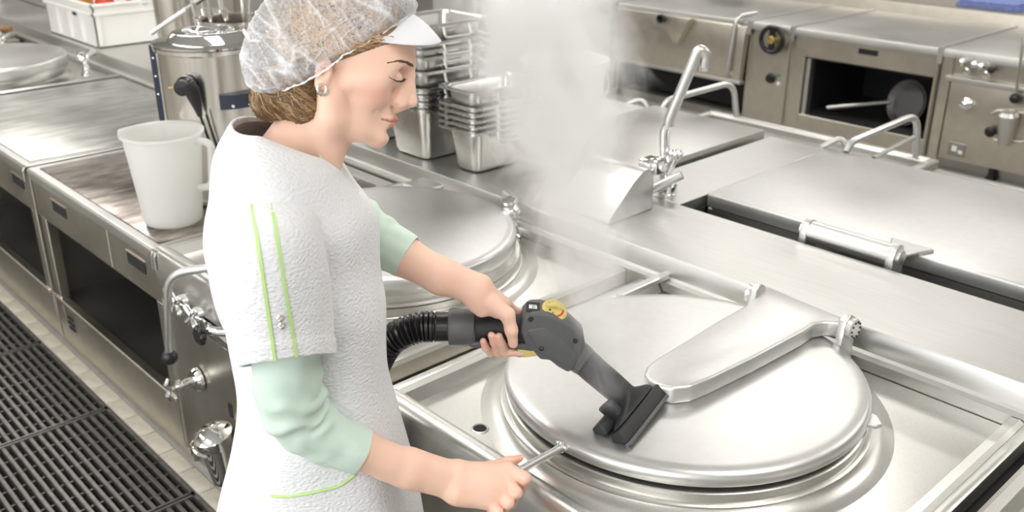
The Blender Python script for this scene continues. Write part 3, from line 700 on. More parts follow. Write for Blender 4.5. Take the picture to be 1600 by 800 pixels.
utensil('whisk', .05, -.02, (.02, -.10), .64, 'whisk standing in the middle of the utensil pot')
utensil('ladle', -.02, .04, (-.04, .04), .70, 'ladle leaning left in the utensil pot')
utensil('ladle', .05, .04, (.14, .10), .66, 'ladle leaning right in the utensil pot')
utensil('ladle', .07, -.04, (.20, .02), .64, 'ladle with wide grip at the right rim of the utensil pot')
utensil('whisk', -.02, -.07, (-.08, -.12), .60, 'short whisk at the front rim of the utensil pot')
utensil('ladle', .0, -.06, (.06, -.10), .61, 'ladle at the front rim of the utensil pot')
utensil('ladle', -.07, .02, (-.20, .02), .60, 'ladle leaning far left over the rim of the utensil pot')
utensil('whisk', .03, .07, (.08, .12), .62, 'whisk at the back rim of the utensil pot')
deep_pot(-4.42, 1.97, ZS, .095, .42, 'narrow tapered steel pot between the crate and the utensil pot', .92)
pm = thing('stirring_paddle', 'slanted steel stirring rod resting on the narrow pot left of the utensils', 'utensil', (-3.8, 1.5, ZT + .5))
e0 = atd(236, 52, 3.6); e1 = atd(292, 14, 3.6)
obj('rod', MB().tube([e0, e1], .009, 10), 'steel_lid', pm); obj('paddle_blade', MB().tube([e1, e1 + (e1 - e0) * .9], [.02, .035], 10, True, .4), 'steel_dark', pm)

# ================================================================== crate on the spine
CX0, CX1, CY0, CY1, CZ = -6.08, -5.36, 1.93, 2.36, ZS
cr = thing('plastic_crate', 'white plastic crate with kitchen odds and ends on the far end of the shelf', 'crate', ((CX0 + CX1) / 2, 2.14, CZ))
CHh = .235
for nm, a, b_ in (('crate_wall', (CX0, CY0, CZ), (CX1, CY0 + .012, CZ + CHh)), ('crate_wall', (CX0, CY1 - .012, CZ), (CX1, CY1, CZ + CHh)), ('crate_wall', (CX0, CY0, CZ), (CX0 + .012, CY1, CZ + CHh)), ('crate_wall', (CX1 - .012, CY0, CZ), (CX1, CY1, CZ + CHh)), ('crate_floor', (CX0, CY0, CZ), (CX1, CY1, CZ + .012))):
    obj(nm, MB().box(a, b_, .003, 1), 'white_plastic', cr)
rm = MB()
for z in (CHh - .05, CHh - .004):
    rm.box((CX0 - .014, CY0 - .014, CZ + z - .012), (CX1 + .014, CY0, CZ + z + .006), .003, 1); rm.box((CX1, CY0 - .014, CZ + z - .012), (CX1 + .014, CY1 + .014, CZ + z + .006), .003, 1)
    rm.box((CX0 - .014, CY1, CZ + z - .012), (CX1 + .014, CY1 + .014, CZ + z + .006), .003, 1); rm.box((CX0 - .014, CY0 - .014, CZ + z - .012), (CX0, CY1 + .014, CZ + z + .006), .003, 1)
obj('crate_rim', rm, 'white_plastic', cr)
for xx in (CX0 + .18, CX0 + .36, CX0 + .54): obj('crate_rib', MB().box((xx, CY0 - .012, CZ + .02), (xx + .012, CY0, CZ + CHh - .06)), 'white_plastic', cr)
for yy in (CY0 + .02, CY1 - .03): obj('crate_rib', MB().box((CX1, yy, CZ + .02), (CX1 + .012, yy + .012, CZ + CHh - .06)), 'white_plastic', cr)
obj('hand_hole', MB().box((-5.66, CY0 - .003, CZ + .15), (-5.60, CY0 + .002, CZ + .175), .002, 1), 'dark_gap', cr)
for (x, y, m_, l_, nm, cat) in ((-5.80, 2.05, 'jar_amber', 'amber jar lying in the white crate', 'jar', 'jar'), (-5.62, 2.10, 'red_plastic', 'red lidded tub in the white crate', 'tub', 'tub'), (-5.46, 2.05, 'red_plastic', 'small red bottle cap in the white crate', 'bottle', 'bottle'), (-5.42, 2.22, 'chrome', 'shiny steel bowl in the white crate', 'bowl', 'bowl')):
    if nm == 'bowl': single(nm, MB().lathe([(.04, .2), (.09, .31), (.094, .31), (.045, .19)], (x, y, CZ - .03), 28), m_, l_, cat, (x, y, CZ))
    else: single(nm, MB().lathe([(.001, .012), (.05, .012), (.052, .02), (.052, .21), (.04, .235), (.04, .275), (.001, .28)], (x, y, CZ), 20), m_, l_, cat, (x, y, CZ))

# ================================================================== far-left shelf with jars
rk = thing('storage_rack', 'wooden storage rack with jars far behind the crate at the left edge', 'shelf', (-8.6, 2.9, 0))
for z in (.30, .62, 1.0): obj('rack_shelf', MB().box((-9.0, 1.6, z), (-8.4, 4.4, z + .03)), 'steel_dark', rk)
for y in (1.6, 2.9, 4.34): obj('rack_post', MB().box((-8.46, y, 0), (-8.42, y + .05, 1.6), .004, 1), 'steel_front', rk)
cols = ['red_plastic', 'white_plastic', 'jar_amber', 'jar_green', 'white_plastic', 'red_plastic', 'navy_plastic', 'jar_amber']
cn = {'red_plastic': 'red', 'white_plastic': 'white', 'jar_amber': 'amber', 'jar_green': 'green', 'navy_plastic': 'navy'}
k = 0; ow = ['first', 'second', 'third', 'fourth', 'fifth', 'sixth', 'seventh', 'eighth', 'ninth', 'tenth', 'eleventh']
for z, nm in ((.33, 'bottom'), (.65, 'middle')):
    for j in range(11):
        y = 1.8 + j * .22; m_ = cols[(k * 3 + j) % 8]; k += 1; r_ = .055 + .02 * ((j * 7) % 3) / 2; h = .14 + .05 * ((j * 5) % 4) / 3
        single('storage_jar', MB().lathe([(.001, 0), (r_, 0), (r_, h), (r_ * .7, h + .02), (r_ * .75, h + .045), (.001, h + .05)], (-8.55, y, z), 16), m_, f'{cn[m_]} jar, {ow[j]} from the left on the {nm} rack shelf', 'jar', (-8.55, y, z), 'jars on the far rack')
single('hand_rail', MB().tube(rpath([(-7.6, 1.66, .80), (-7.6, 1.66, 1.05), (-7.6, 2.1, 1.05), (-7.6, 2.1, .80)], .08, 6), .02, 12), 'steel_lid', 'bent chrome rail standing on the shelf at the far upper left', 'rail', (-7.6, 1.9, .80))
bx_ = thing('stew_pan', 'dark pan with reddish wooden handle at the far left kettle', 'pan', (-6.75, 1.5, ZT))
obj('pan_body', MB().lathe([(.001, .03), (.15, .03), (.17, .10), (.176, .10), (.16, .02), (.001, .02)], (-6.75, 1.5, ZT - .02), 32), 'black_matte', bx_)
obj('pan_handle', MB().tube([(-6.59, 1.56, ZT + .07), (-6.2, 1.75, ZT + .10)], .016, 10), 'wood', bx_)
obj('pan_stand', MB().box((-7.1, 1.1, 0), (-6.42, 1.85, ZT - .001), .004, 1), 'steel_front', bx_)

# ================================================================== far row facing the viewer
FZ, FYF = .725, 5.69
def far_unit(name, label, x0, x1, kind):
    t = thing(name, label, 'cooking unit', ((x0 + x1) / 2, 6.2, 0))
    prof = [(FYF, FZ - .05), (FYF, FZ - .012), (FYF + .004, FZ - .003), (FYF + .012, FZ), (6.75, FZ), (6.75, FZ - .03), (FYF + .03, FZ - .03), (FYF + .03, FZ - .05)]
    obj('worktop', MB().prism(prof, 'x', x0 + .012, x1 - .012), 'steel_top', t)
    for c0 in (x0, x1 - .02): obj('side_panel', MB().box((c0, FYF + .03, .06), (c0 + .02, 6.75, FZ - .05)), 'steel_front', t)
    obj('kick_panel', MB().box((x0, FYF + .08, 0), (x1, FYF + .1, .06)), 'steel_dark', t)
    return t
def hot_strip(t, x): # joint strip between the far units
    obj('joint_strip', MB().prism([(FYF - .012, FZ - .09), (FYF - .012, FZ + .004), (FYF - .004, FZ + .010), (6.75, FZ + .010), (6.75, FZ), (FYF - .002, FZ), (FYF - .002, FZ - .09)], 'x', x - .016, x + .016), 'steel_lid', t)
# tilting pan at the left
tp = far_unit('tilting_pan', 'wide tilting pan unit with pouring spout in the far row', -4.93, -3.73, 't')
obj('pan_front', MB().prism([(-4.90, .30), (-3.76, .30), (-3.745, .69), (-4.91, .69)], 'y', FYF - .03, FYF + .02, .006, 2), 'steel_front', tp)
obj('pan_bottom_rim', MB().box((-4.91, FYF - .035, .29), (-3.75, FYF + .02, .315), .006, 2), 'steel_lid', tp)
ps = aty(1062, 36, FYF - .05)
obj('pouring_spout', MB().prism([(ps.x - .17, .70), (ps.x + .12, .70), (ps.x + .03, .52), (ps.x - .02, .52)], 'y', FYF - .10, FYF - .028, .008, 2), 'steel_front', tp)
obj('spout_mouth', MB().lathe([(.03, 0), (.032, .03), (.022, .032), (.02, 0)], (ps.x - .12, FYF - .10, .675), 16, (0, -1, 0)), 'black_plastic', tp)
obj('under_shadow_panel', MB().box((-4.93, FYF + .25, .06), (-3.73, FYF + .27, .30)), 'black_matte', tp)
obj('tilt_handle', MB().tube(rpath([(-3.752, FYF + .1, FZ + .04), (-3.82, FYF - .04, FZ + .02), (-3.84, FYF - .07, .36), (-3.84, FYF - .02, .33)], .05, 5), .016, 10), 'steel_lid', tp)
# left-most darker cabinet
cb = far_unit('far_cabinet', 'dim steel cabinet at the left end of the far row, behind steam', -6.6, -4.96, 'c')
for a, b_ in ((-6.55, -6.05), (-6.03, -5.53), (-5.51, -5.01)): obj('cabinet_door', MB().box((a, FYF + .02, .08), (b_, FYF + .04, .66), .004, 1), 'steel_dark', cb)
hot_strip(cb, -4.945)
# narrow control column
ccn = far_unit('control_cabinet', 'narrow control cabinet with black handwheel in the far row', -3.73, -3.40, 'n')
obj('front_panel', MB().box((-3.70, FYF + .01, .06), (-3.42, FYF + .03, .675), .003, 1), 'steel_front', ccn)
hc = aty(1206, 62, FYF - .05)
pts = [hc + Vector((.082 * math.cos(a), 0, .082 * math.sin(a))) for a in [2 * math.pi * k / 32 for k in range(33)]]
hw = obj('handwheel', MB().tube(pts, .016, 10), 'black_plastic', ccn)
obj('wheel_spoke', MB().box((hc.x - .022, hc.y - .01, hc.z - .08), (hc.x + .022, hc.y + .012, hc.z + .08), .006, 1), 'black_plastic', hw)
obj('wheel_hub', MB().lathe([(.026, -.08), (.026, .014), (.012, .018)], hc, 16, (0, -1, 0)), 'brass', hw)
c = aty(1205, 122, FYF + .01)
obj('rotary_knob', MB().lathe([(.034, 0), (.034, .012), (.026, .016), (.024, .035), (.001, .037)], c, 20, (0, -1, 0)), 'black_plastic', ccn)
c = aty(1217, 118, FYF + .01); obj('green_lamp', MB().lathe([(.011, 0), (.009, .008), (.001, .01)], c, 12, (0, -1, 0)), 'green_plastic', ccn)
c = aty(1216, 131, FYF + .01); obj('white_button', MB().lathe([(.013, 0), (.011, .008), (.001, .01)], c, 12, (0, -1, 0)), 'white_plastic', ccn)
hot_strip(ccn, -3.73); hot_strip(ccn, -3.40)
# griddle with open compartment
gr = far_unit('far_griddle', 'far steel griddle unit with open dark compartment below', -3.40, -2.42, 'g')
df = obj('drawer_front', MB().box((-3.30, FYF + .012, .545), (-2.44, FYF + .03, .675), .003, 1), 'steel_front', gr)
slot_handle(gr, df, -2.87, FYF + .012, .635, .13, .035)
for a, b_ in ((-3.38, -3.30), (-2.44, -2.425)): obj('post', MB().box((a, FYF + .01, .06), (b_, FYF + .05, .675), .003, 1), 'steel_front', gr)
obj('inner_post', MB().box((-3.295, FYF + .03, .08), (-3.265, FYF + .09, .545), .003, 1), 'steel_lid', gr)
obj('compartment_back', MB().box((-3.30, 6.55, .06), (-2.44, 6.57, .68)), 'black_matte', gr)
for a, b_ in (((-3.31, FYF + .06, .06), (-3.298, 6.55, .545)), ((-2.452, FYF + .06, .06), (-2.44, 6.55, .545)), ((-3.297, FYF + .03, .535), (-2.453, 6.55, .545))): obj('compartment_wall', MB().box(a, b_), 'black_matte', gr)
obj('compartment_floor', MB().box((-3.30, FYF + .03, .14), (-2.44, 6.55, .155)), 'steel_inside', gr)
obj('lower_rail', MB().box((-3.30, FYF + .01, .06), (-2.44, FYF + .03, .165), .003, 1), 'steel_front', gr)
hot_strip(gr, -2.415)
sk = aty(1420, 166, 5.98)
pan = thing('frying_pan', 'dark frying pan with steel handle stored in the far open compartment', 'pan', (sk.x, sk.y, .156))
nax = Vector((-.25, -1, .25)).normalized()
obj('pan_body', MB().lathe([(.001, .012), (.11, .012), (.14, .035), (.145, .035), (.115, -.004), (.001, -.004)], (sk.x, sk.y, .30), 36, nax), 'steel_inside', pan)
obj('pan_handle', MB().tube([Vector((sk.x - .12, sk.y - .02, .29)), aty(1292, 168, 5.80)], [.012, .014], 10), 'steel_lid', pan)
# far kettle unit at the right
fk = far_unit('far_kettle_unit', 'far steel kettle unit with tap handles and drain valve at the right edge', -2.41, -1.25, 'k')
obj('front_panel', MB().box((-2.33, FYF + .0, .08), (-1.27, FYF + .03, .545), .006, 2), 'steel_front', fk)
obj('panel_ledge', MB().box((-2.36, FYF - .02, .545), (-1.27, FYF + .03, .575), .006, 2), 'steel_lid', fk)
obj('control_recess', MB().box((-2.36, FYF + .03, .575), (-1.27, FYF + .04, .675)), 'steel_front', fk)
obj('edge_post', MB().box((-2.40, FYF + .01, .06), (-2.34, FYF + .03, .675), .004, 1), 'steel_front', fk)
for j, (px, py, m_) in enumerate(((1503, 97, 'chrome'), (1522, 101, 'chrome'), (1533, 104, 'chrome'), (1549, 109, 'black_plastic'))):
    c = aty(px, py, FYF - .03)
    kb = MB().sphere(c, .022, 12, 8).lathe([(.012, -.06), (.012, 0)], c, 12, (0, -1, 0)); obj('tap_knob', kb, m_, fk)
for px, py in ((1510, 116), (1540, 121)):
    c = aty(px, py, FYF - .02); obj('tap_outlet', MB().lathe([(.02, 0), (.026, .02), (.02, .04)], c, 12), 'chrome', fk)
c = aty(1510, 162, FYF); obj('round_knob', MB().lathe([(.034, -.004), (.034, .006), (.02, .012), (.02, .035), (.026, .04), (.001, .05)], c, 20, (0, -1, 0)), 'chrome', fk)
c = aty(1575, 185, FYF - .05)
dv = obj('drain_valve', MB().lathe([(.035, -.16), (.045, -.08), (.055, .0), (.056, .02), (.04, .04), (.001, .05)], c, 24, (0, -.15, 1)), 'steel_lid', fk)
obj('valve_knob', MB().sphere(aty(1547, 206, FYF - .03), .032, 14, 10, (1, .6, 1)), 'black_plastic', dv)
obj('valve_frame', MB().tube(rpath([aty(1550, 178, FYF - .01), aty(1560, 172, FYF - .01), aty(1612, 178, FYF - .01), aty(1605, 222, FYF - .01), aty(1552, 218, FYF - .01)], .03, 4), .008, 8), 'steel_front', dv)
rp = aty(1495, 234, FYF + .0)
obj('rating_plate', MB().box((rp.x - .05, FYF - .004, rp.z - .04), (rp.x + .05, FYF + .002, rp.z + .04), .002, 1), 'steel_dark', fk)
obj('plate_print', MB().box((rp.x - .03, FYF - .006, rp.z - .01), (rp.x + .0, FYF - .0035, rp.z + .022)), 'white_print', fk)
obj('plate_print', MB().box((rp.x + .01, FYF - .006, rp.z - .02), (rp.x + .035, FYF - .0035, rp.z + .0)), 'white_print', fk)
obj('foot', MB().lathe([(.03, 0), (.03, .015), (.02, .02), (.02, .09)], (-2.02, FYF + .05, 0), 16), 'black_matte', fk)
c0 = aty(1600, 60, FYF - .02); c1 = aty(1586, 154, FYF - .04)
bl = obj('lid_handle', MB().tube([c0, c1], .008, 8), 'chrome', fk); obj('ball_grip', MB().sphere(c1, .03, 14, 10), 'black_plastic', bl)
obj('kettle_lid', MB().lathe([(.36, .10), (.365, .11), (.365, .14), (.34, .15), (.001, .155)], (-1.78, 6.22, FZ), 48), 'steel_lid', fk)
obj('kettle_ring', MB().lathe([(.35, 0), (.35, .055), (.33, .056), (.33, .1), (.001, .1)], (-1.78, 6.22, FZ), 48), 'black_matte', fk)
# rear ledge of the far row, with a folded cloth
lg = thing('rear_ledge', 'long steel ledge along the back of the far row', 'shelf', (-3, 6.95, 0))
obj('ledge_body', MB().box((-6.6, 6.76, 0), (.6, 7.15, .80), .008, 2), 'steel_front', lg)
cp = atz(1555, 10, .80)
cl = MB()
for j in range(3): cl.box((cp.x - .21 + .01 * j, cp.y - .16, .801 + j * .016), (cp.x + .23 - .012 * j, cp.y + .16, .815 + j * .016), .006, 2)
single('folded_towel', cl, 'cloth_blue', 'folded blue and white towel on the far ledge at the top right', 'towel', (cp.x, cp.y, .80))
# pillar and dark cabinets beyond
struct('wall_pillar', MB().box((-8.2, 6.5, 0), (-7.35, 6.95, CEIL)), 'wall')
dk = thing('tall_cabinet', 'dark grey tall cabinet block far behind the container stacks', 'cabinet', (-6.6, 6.9, 0))
obj('cabinet_body', MB().box((-7.3, 7.22, 0), (-5.2, 7.8, 1.9), .004, 1), 'steel_inside', dk)
for j in range(4): obj('cabinet_door', MB().box((-7.28 + j * .52, 7.20, .05), (-7.28 + j * .52 + .5, 7.22, 1.85), .004, 1), 'steel_dark', dk)

# ================================================================== implicit-surface modelling
def P(px, py, d):
    r = ray(px, py); t = d / r[1]; return np.array((r[0] * t, d, HCAM + r[2] * t))
def yaw2world(V):
    V = np.asarray(V); return np.stack((V[:, 0] * CH - V[:, 1] * SH, V[:, 0] * SH + V[:, 1] * CH, V[:, 2]), 1)
class SD:
    def __init__(s, lo, hi, h):
        s.lo = np.array(lo, float); s.h = h; s.n = np.ceil((np.array(hi) - s.lo) / h).astype(int) + 1
        s.D = np.full(s.n, 1e3, np.float32)
    def _reg(s, lo, hi):
        i0 = np.clip(np.floor((lo - s.lo) / s.h).astype(int), 0, s.n - 1); i1 = np.clip(np.ceil((hi - s.lo) / s.h).astype(int) + 1, 1, s.n)
        sl = tuple(slice(a, max(b, a + 1)) for a, b in zip(i0, i1))
        g = [(s.lo[k] + s.h * np.arange(sl[k].start, sl[k].stop)).astype(np.float32) for k in range(3)]
        return sl, g[0][:, None, None], g[1][None, :, None], g[2][None, None, :]
    def _op(s, sl, d, k, sub):
        D = s.D[sl]
        if sub:
            d = -d; hh = np.maximum(k - np.abs(D - d), 0) / k; s.D[sl] = np.maximum(D, d) + hh * hh * k * .25
        else:
            hh = np.maximum(k - np.abs(D - d), 0) / k; s.D[sl] = np.minimum(D, d) - hh * hh * k * .25
    def cap(s, a, b, ra, rb=None, k=None, sub=False, mar=None):
        a = np.array(a, float); b = np.array(b, float); rb = ra if rb is None else rb; k = k or s.h * 3
        m = max(ra, rb) + k + 4 * s.h
        sl, x, y, z = s._reg(np.minimum(a, b) - m, np.maximum(a, b) + m)
        ba = b - a; L = max(ba @ ba, 1e-12)
        t = np.clip(((x - a[0]) * ba[0] + (y - a[1]) * ba[1] + (z - a[2]) * ba[2]) / L, 0, 1)
        d = np.sqrt((x - a[0] - t * ba[0]) ** 2 + (y - a[1] - t * ba[1]) ** 2 + (z - a[2] - t * ba[2]) ** 2) - (ra + (rb - ra) * t)
        s._op(sl, d.astype(np.float32), k, sub)
    def ell(s, c, r, ang=0, k=None, sub=False, M=None):
        """ellipsoid; ang = rotation about y (degrees, nose-down positive)"""
        c = np.array(c, float); r = np.array(r, float); k = k or s.h * 3
        if M is None:
            a = R(ang); M = np.array(((math.cos(a), 0, -math.sin(a)), (0, 1, 0), (math.sin(a), 0, math.cos(a))))
        m = r.max() + k + 4 * s.h
        sl, x, y, z = s._reg(c - m, c + m); X, Y, Z = x - c[0], y - c[1], z - c[2]
        u = [M[i, 0] * X + M[i, 1] * Y + M[i, 2] * Z for i in range(3)]
        k0 = np.sqrt(sum((u[i] / r[i]) ** 2 for i in range(3))); k1 = np.sqrt(sum((u[i] / r[i] ** 2) ** 2 for i in range(3)))
        d = k0 * (k0 - 1) / np.maximum(k1, 1e-9); s._op(sl, d.astype(np.float32), k, sub)
    def chain(s, pts, rad, k=None):
        for i in range(len(pts) - 1): s.cap(pts[i], pts[i + 1], rad[i], rad[i + 1], k)
    def mesh(s):
        D = s.D; S = D < 0; n = D.shape
        c = np.zeros((n[0] - 1, n[1] - 1, n[2] - 1), np.int8)
        for i in (0, 1):
            for j in (0, 1):
                for k in (0, 1): c += S[i:n[0] - 1 + i, j:n[1] - 1 + j, k:n[2] - 1 + k]
        act = (c > 0) & (c < 8); ii = np.argwhere(act); idx = np.full(c.shape, -1, np.int64); idx[act] = np.arange(len(ii))
        pos = np.zeros((len(ii), 3)); cnt = np.zeros(len(ii))
        cor = [(i, j, k) for i in (0, 1) for j in (0, 1) for k in (0, 1)]
        for a in range(8):
            for b in range(a + 1, 8):
                if sum(abs(cor[a][q] - cor[b][q]) for q in range(3)) != 1: continue
                A = D[ii[:, 0] + cor[a][0], ii[:, 1] + cor[a][1], ii[:, 2] + cor[a][2]]; B = D[ii[:, 0] + cor[b][0], ii[:, 1] + cor[b][1], ii[:, 2] + cor[b][2]]
                m = (A < 0) != (B < 0); t = (A[m] / (A[m] - B[m]))[:, None]
                pos[m] += np.array(cor[a]) * (1 - t) + np.array(cor[b]) * t; cnt[m] += 1
        V = s.lo + s.h * (ii + pos / cnt[:, None]); F = []
        for ax in range(3):
            o1, o2 = [q for q in range(3) if q != ax]
            sl0 = [slice(None)] * 3; sl1 = [slice(None)] * 3; sl0[ax] = slice(0, -1); sl1[ax] = slice(1, None)
            e = np.argwhere(S[tuple(sl0)] != S[tuple(sl1)]); e = e[(e[:, o1] > 0) & (e[:, o2] > 0) & (e[:, o1] < n[o1] - 1) & (e[:, o2] < n[o2] - 1)]
            ins = S[e[:, 0], e[:, 1], e[:, 2]]; qd = []
            for d1, d2 in ((-1, -1), (0, -1), (0, 0), (-1, 0)):
                f = e.copy(); f[:, o1] += d1; f[:, o2] += d2; qd.append(idx[f[:, 0], f[:, 1], f[:, 2]])
            qd = np.stack(qd, 1); fl_ = ins if ax != 1 else ~ins
            qd[~fl_] = qd[~fl_][:, ::-1]; F.append(qd)
        F = np.concatenate(F); F = F[(F >= 0).all(1)]
        return V, F
def npobj(name, V, F, m, parent, col=None, smooth=True):
    org = np.array(wloc(parent)); me = bpy.data.meshes.new(name)
    me.from_pydata((np.asarray(V) - org).tolist(), [], F.tolist() if hasattr(F, 'tolist') else F); me.update()
    if col is not None:
        at = me.attributes.new('Col', 'FLOAT_COLOR', 'POINT'); at.data.foreach_set('color', np.concatenate((col, np.ones((len(col), 1))), 1).astype(np.float32).ravel())
    if smooth: me.shade_smooth()
    me.materials.append(MATS[m]); o = bpy.data.objects.new(name, me); COL.objects.link(o); o.parent = parent
    return o
def relax(V, F, it=1, lam=.5):
    n = len(V); E = np.concatenate([F[:, [i, (i + 1) % 4]] for i in range(4)])
    for _ in range(it):
        acc = np.zeros_like(V); cnt = np.zeros(n); np.add.at(acc, E[:, 0], V[E[:, 1]]); np.add.at(cnt, E[:, 0], 1); np.add.at(acc, E[:, 1], V[E[:, 0]]); np.add.at(cnt, E[:, 1], 1)
        V = V + lam * (acc / np.maximum(cnt, 1)[:, None] - V)
    return V

# ------------------------------------------------------------------ person materials
def attr_mat(name, rough, sub=0, bump=None, spec=.4):
    m, nt, b = nodes(name); a = nt.nodes.new('ShaderNodeAttribute'); a.attribute_name = 'Col'
    nt.links.new(a.outputs['Color'], b.inputs['Base Color']); b.inputs['Roughness'].default_value = rough; b.inputs['Specular IOR Level'].default_value = spec
    if sub:
        b.inputs['Subsurface Weight'].default_value = sub; b.inputs['Subsurface Radius'].default_value = (1, .35, .2); b.inputs['Subsurface Scale'].default_value = .006
    if bump:
        tc = nt.nodes.new('ShaderNodeTexCoord'); nz = nt.nodes.new('ShaderNodeTexNoise'); nz.inputs['Scale'].default_value = bump[0]; nz.inputs['Detail'].default_value = 3
        bp = nt.nodes.new('ShaderNodeBump'); bp.inputs['Strength'].default_value = bump[1]; bp.inputs['Distance'].default_value = .001
        nt.links.new(tc.outputs['Object'], nz.inputs[0]); nt.links.new(nz.outputs[0], bp.inputs['Height']); nt.links.new(bp.outputs[0], b.inputs['Normal'])
    MATS[name] = m
attr_mat('skin', .48, .18, (420, .12)); attr_mat('hair', .42, 0, None, .5)
def cloth(name, col, sc, strength, dist, tint=None, stretch=(1, 1, 1)):
    m, nt, b = nodes(name); b.inputs['Base Color'].default_value = (*col, 1); b.inputs['Roughness'].default_value = .85; b.inputs['Specular IOR Level'].default_value = .15
    b.inputs['Sheen Weight'].default_value = .1
    tc = nt.nodes.new('ShaderNodeTexCoord'); mp = nt.nodes.new('ShaderNodeMapping'); mp.inputs['Scale'].default_value = stretch; mp.inputs['Rotation'].default_value = (0, 0, -HEAD)
    v = nt.nodes.new('ShaderNodeTexVoronoi'); v.inputs['Scale'].default_value = sc; v.feature = 'SMOOTH_F1'
    bp = nt.nodes.new('ShaderNodeBump'); bp.inputs['Strength'].default_value = strength; bp.inputs['Distance'].default_value = dist; bp.invert = True
    nt.links.new(tc.outputs['Object'], mp.inputs[0]); nt.links.new(mp.outputs[0], v.inputs['Vector']); nt.links.new(v.outputs['Distance'], bp.inputs['Height']); nt.links.new(bp.outputs[0], b.inputs['Normal'])
    MATS[name] = m
cloth('seersucker', (.76, .77, .79), 170, .9, .002, stretch=(1, 1, 1.5))
cloth('mint_jersey', (.60, .73, .64), 500, .15, .001)
cloth('visor_cloth', (.82, .83, .86), 600, .25, .0008)
mat('lime_piping', (.50, .72, .26), 0, .7); mat('trouser', (.75, .76, .78), 0, .85)
mat('silver', (.85, .84, .80), 1, .18); mat('dark_lash', (.03, .018, .012), 0, .6); mat('brow_hair', (.16, .085, .045), 0, .7)
mat('eye_white', (.8, .78, .75), 0, .2)
m, nt, b = nodes('hair_net')
b.inputs['Base Color'].default_value = (.88, .89, .92, 1); b.inputs['Roughness'].default_value = .7; b.inputs['Specular IOR Level'].default_value = .2
at_ = nt.nodes.new('ShaderNodeAttribute'); at_.attribute_name = 'Col'
tc = nt.nodes.new('ShaderNodeTexCoord'); nz = nt.nodes.new('ShaderNodeTexNoise'); nz.inputs['Scale'].default_value = 260; nz.inputs['Detail'].default_value = 2
nt.links.new(tc.outputs['Object'], nz.inputs[0])
ad = nt.nodes.new('ShaderNodeMath'); ad.operation = 'MULTIPLY_ADD'; ad.inputs[1].default_value = .55; ad.use_clamp = True
sb_ = nt.nodes.new('ShaderNodeSeparateColor'); nt.links.new(at_.outputs['Color'], sb_.inputs[0])
sb2 = nt.nodes.new('ShaderNodeMath'); sb2.operation = 'SUBTRACT'; sb2.inputs[1].default_value = .275
nt.links.new(sb_.outputs[0], sb2.inputs[0]); nt.links.new(nz.outputs[0], ad.inputs[0]); nt.links.new(sb2.outputs[0], ad.inputs[2])
tp = nt.nodes.new('ShaderNodeBsdfTransparent'); mx = nt.nodes.new('ShaderNodeMixShader')
nt.links.new(ad.outputs[0], mx.inputs[0]); nt.links.new(tp.outputs[0], mx.inputs[1]); nt.links.new(b.outputs[0], mx.inputs[2]); nt.links.new(mx.outputs[0], nt.nodes['Material Output'].inputs[0])
MATS['hair_net'] = m

# ================================================================== the woman
feet = Y2W((-.34, 1.44, 0))
woman = thing('person', 'woman in white tunic and hair net cleaning the kettle lid', 'person', feet)
HD = 1.49
hc_ = P(540, 130, HD); hs = (HD / ray(540, 130)[1]) / 1500.0     # metres per pixel at the head
hang, roll = R(3.0), R(-12.0)      # the head turns a little and tips away from the viewer
hm = np.array(((math.cos(hang), -math.sin(hang), 0), (math.sin(hang), math.cos(hang), 0), (0, 0, 1))) @ np.array(((1, 0, 0), (0, math.cos(roll), -math.sin(roll)), (0, math.sin(roll), math.cos(roll))))
def head2world(V): return yaw2world(hc_ + (np.asarray(V, float) * hs) @ hm.T)
def hp_(px, py, y=0): return np.array((px - 540.0, y, 130.0 - py))
s = SD((-200, -112, -185), (126, 112, 150), 1.7)
H = hp_
s.ell(H(554, 66), (97.5, 74, 82), 10, 6)                     # cranium
s.ell(H(570, 138), (46, 57, 58), 14, 12)                     # face mass
s.ell(H(565, 176), (34, 41, 46), 20, 12)                     # lower face
for y in (-1, 1):
    s.cap(H(586, 212, 9 * y), H(524, 180, 48 * y), 14, 16, 20)      # jaw
    s.cap(H(524, 180, 48 * y), H(520, 128, 58 * y), 16, 13, 20)
    s.ell(H(587, 143, 36 * y), (22, 20, 21), 10, 16)               # cheek
    s.cap(H(596, 128, 46 * y), H(555, 130, 58 * y), 8, 6, 22)      # cheek bone
    s.cap(H(641, 98, 6 * y), H(619, 101, 44 * y), 9.5, 8, 10)      # brow ridge
for y in (-1, 1): s.ell(H(588, 106, 50 * y), (32, 14, 28), 10, 22)      # temple
s.ell(H(587.5, 213), (14, 19, 15), 0, 12)                    # chin
s.ell(H(597, 183), (15.5, 22, 19), 12, 12)                     # muzzle
s.cap(H(639, 100), H(641.5, 118), 8, 6.3, 8)                 # root of the nose
s.cap(H(641.5, 118), H(642.5, 152), 6.3, 7.6, 6)             # bridge
s.ell(H(622, 132), (18, 11, 30), 8, 8)                       # root mass of the nose
s.ell(H(641.5, 160.5), (9.6, 9.2, 8.4), 10, 5)               # tip
for y in (-1, 1): s.cap(H(634, 128, 5 * y), H(620, 160, 12 * y), 6, 8, 8)    # sides of the nose
s.cap(H(634, 166), H(614, 173), 5.0, 6, 5)                   # columella
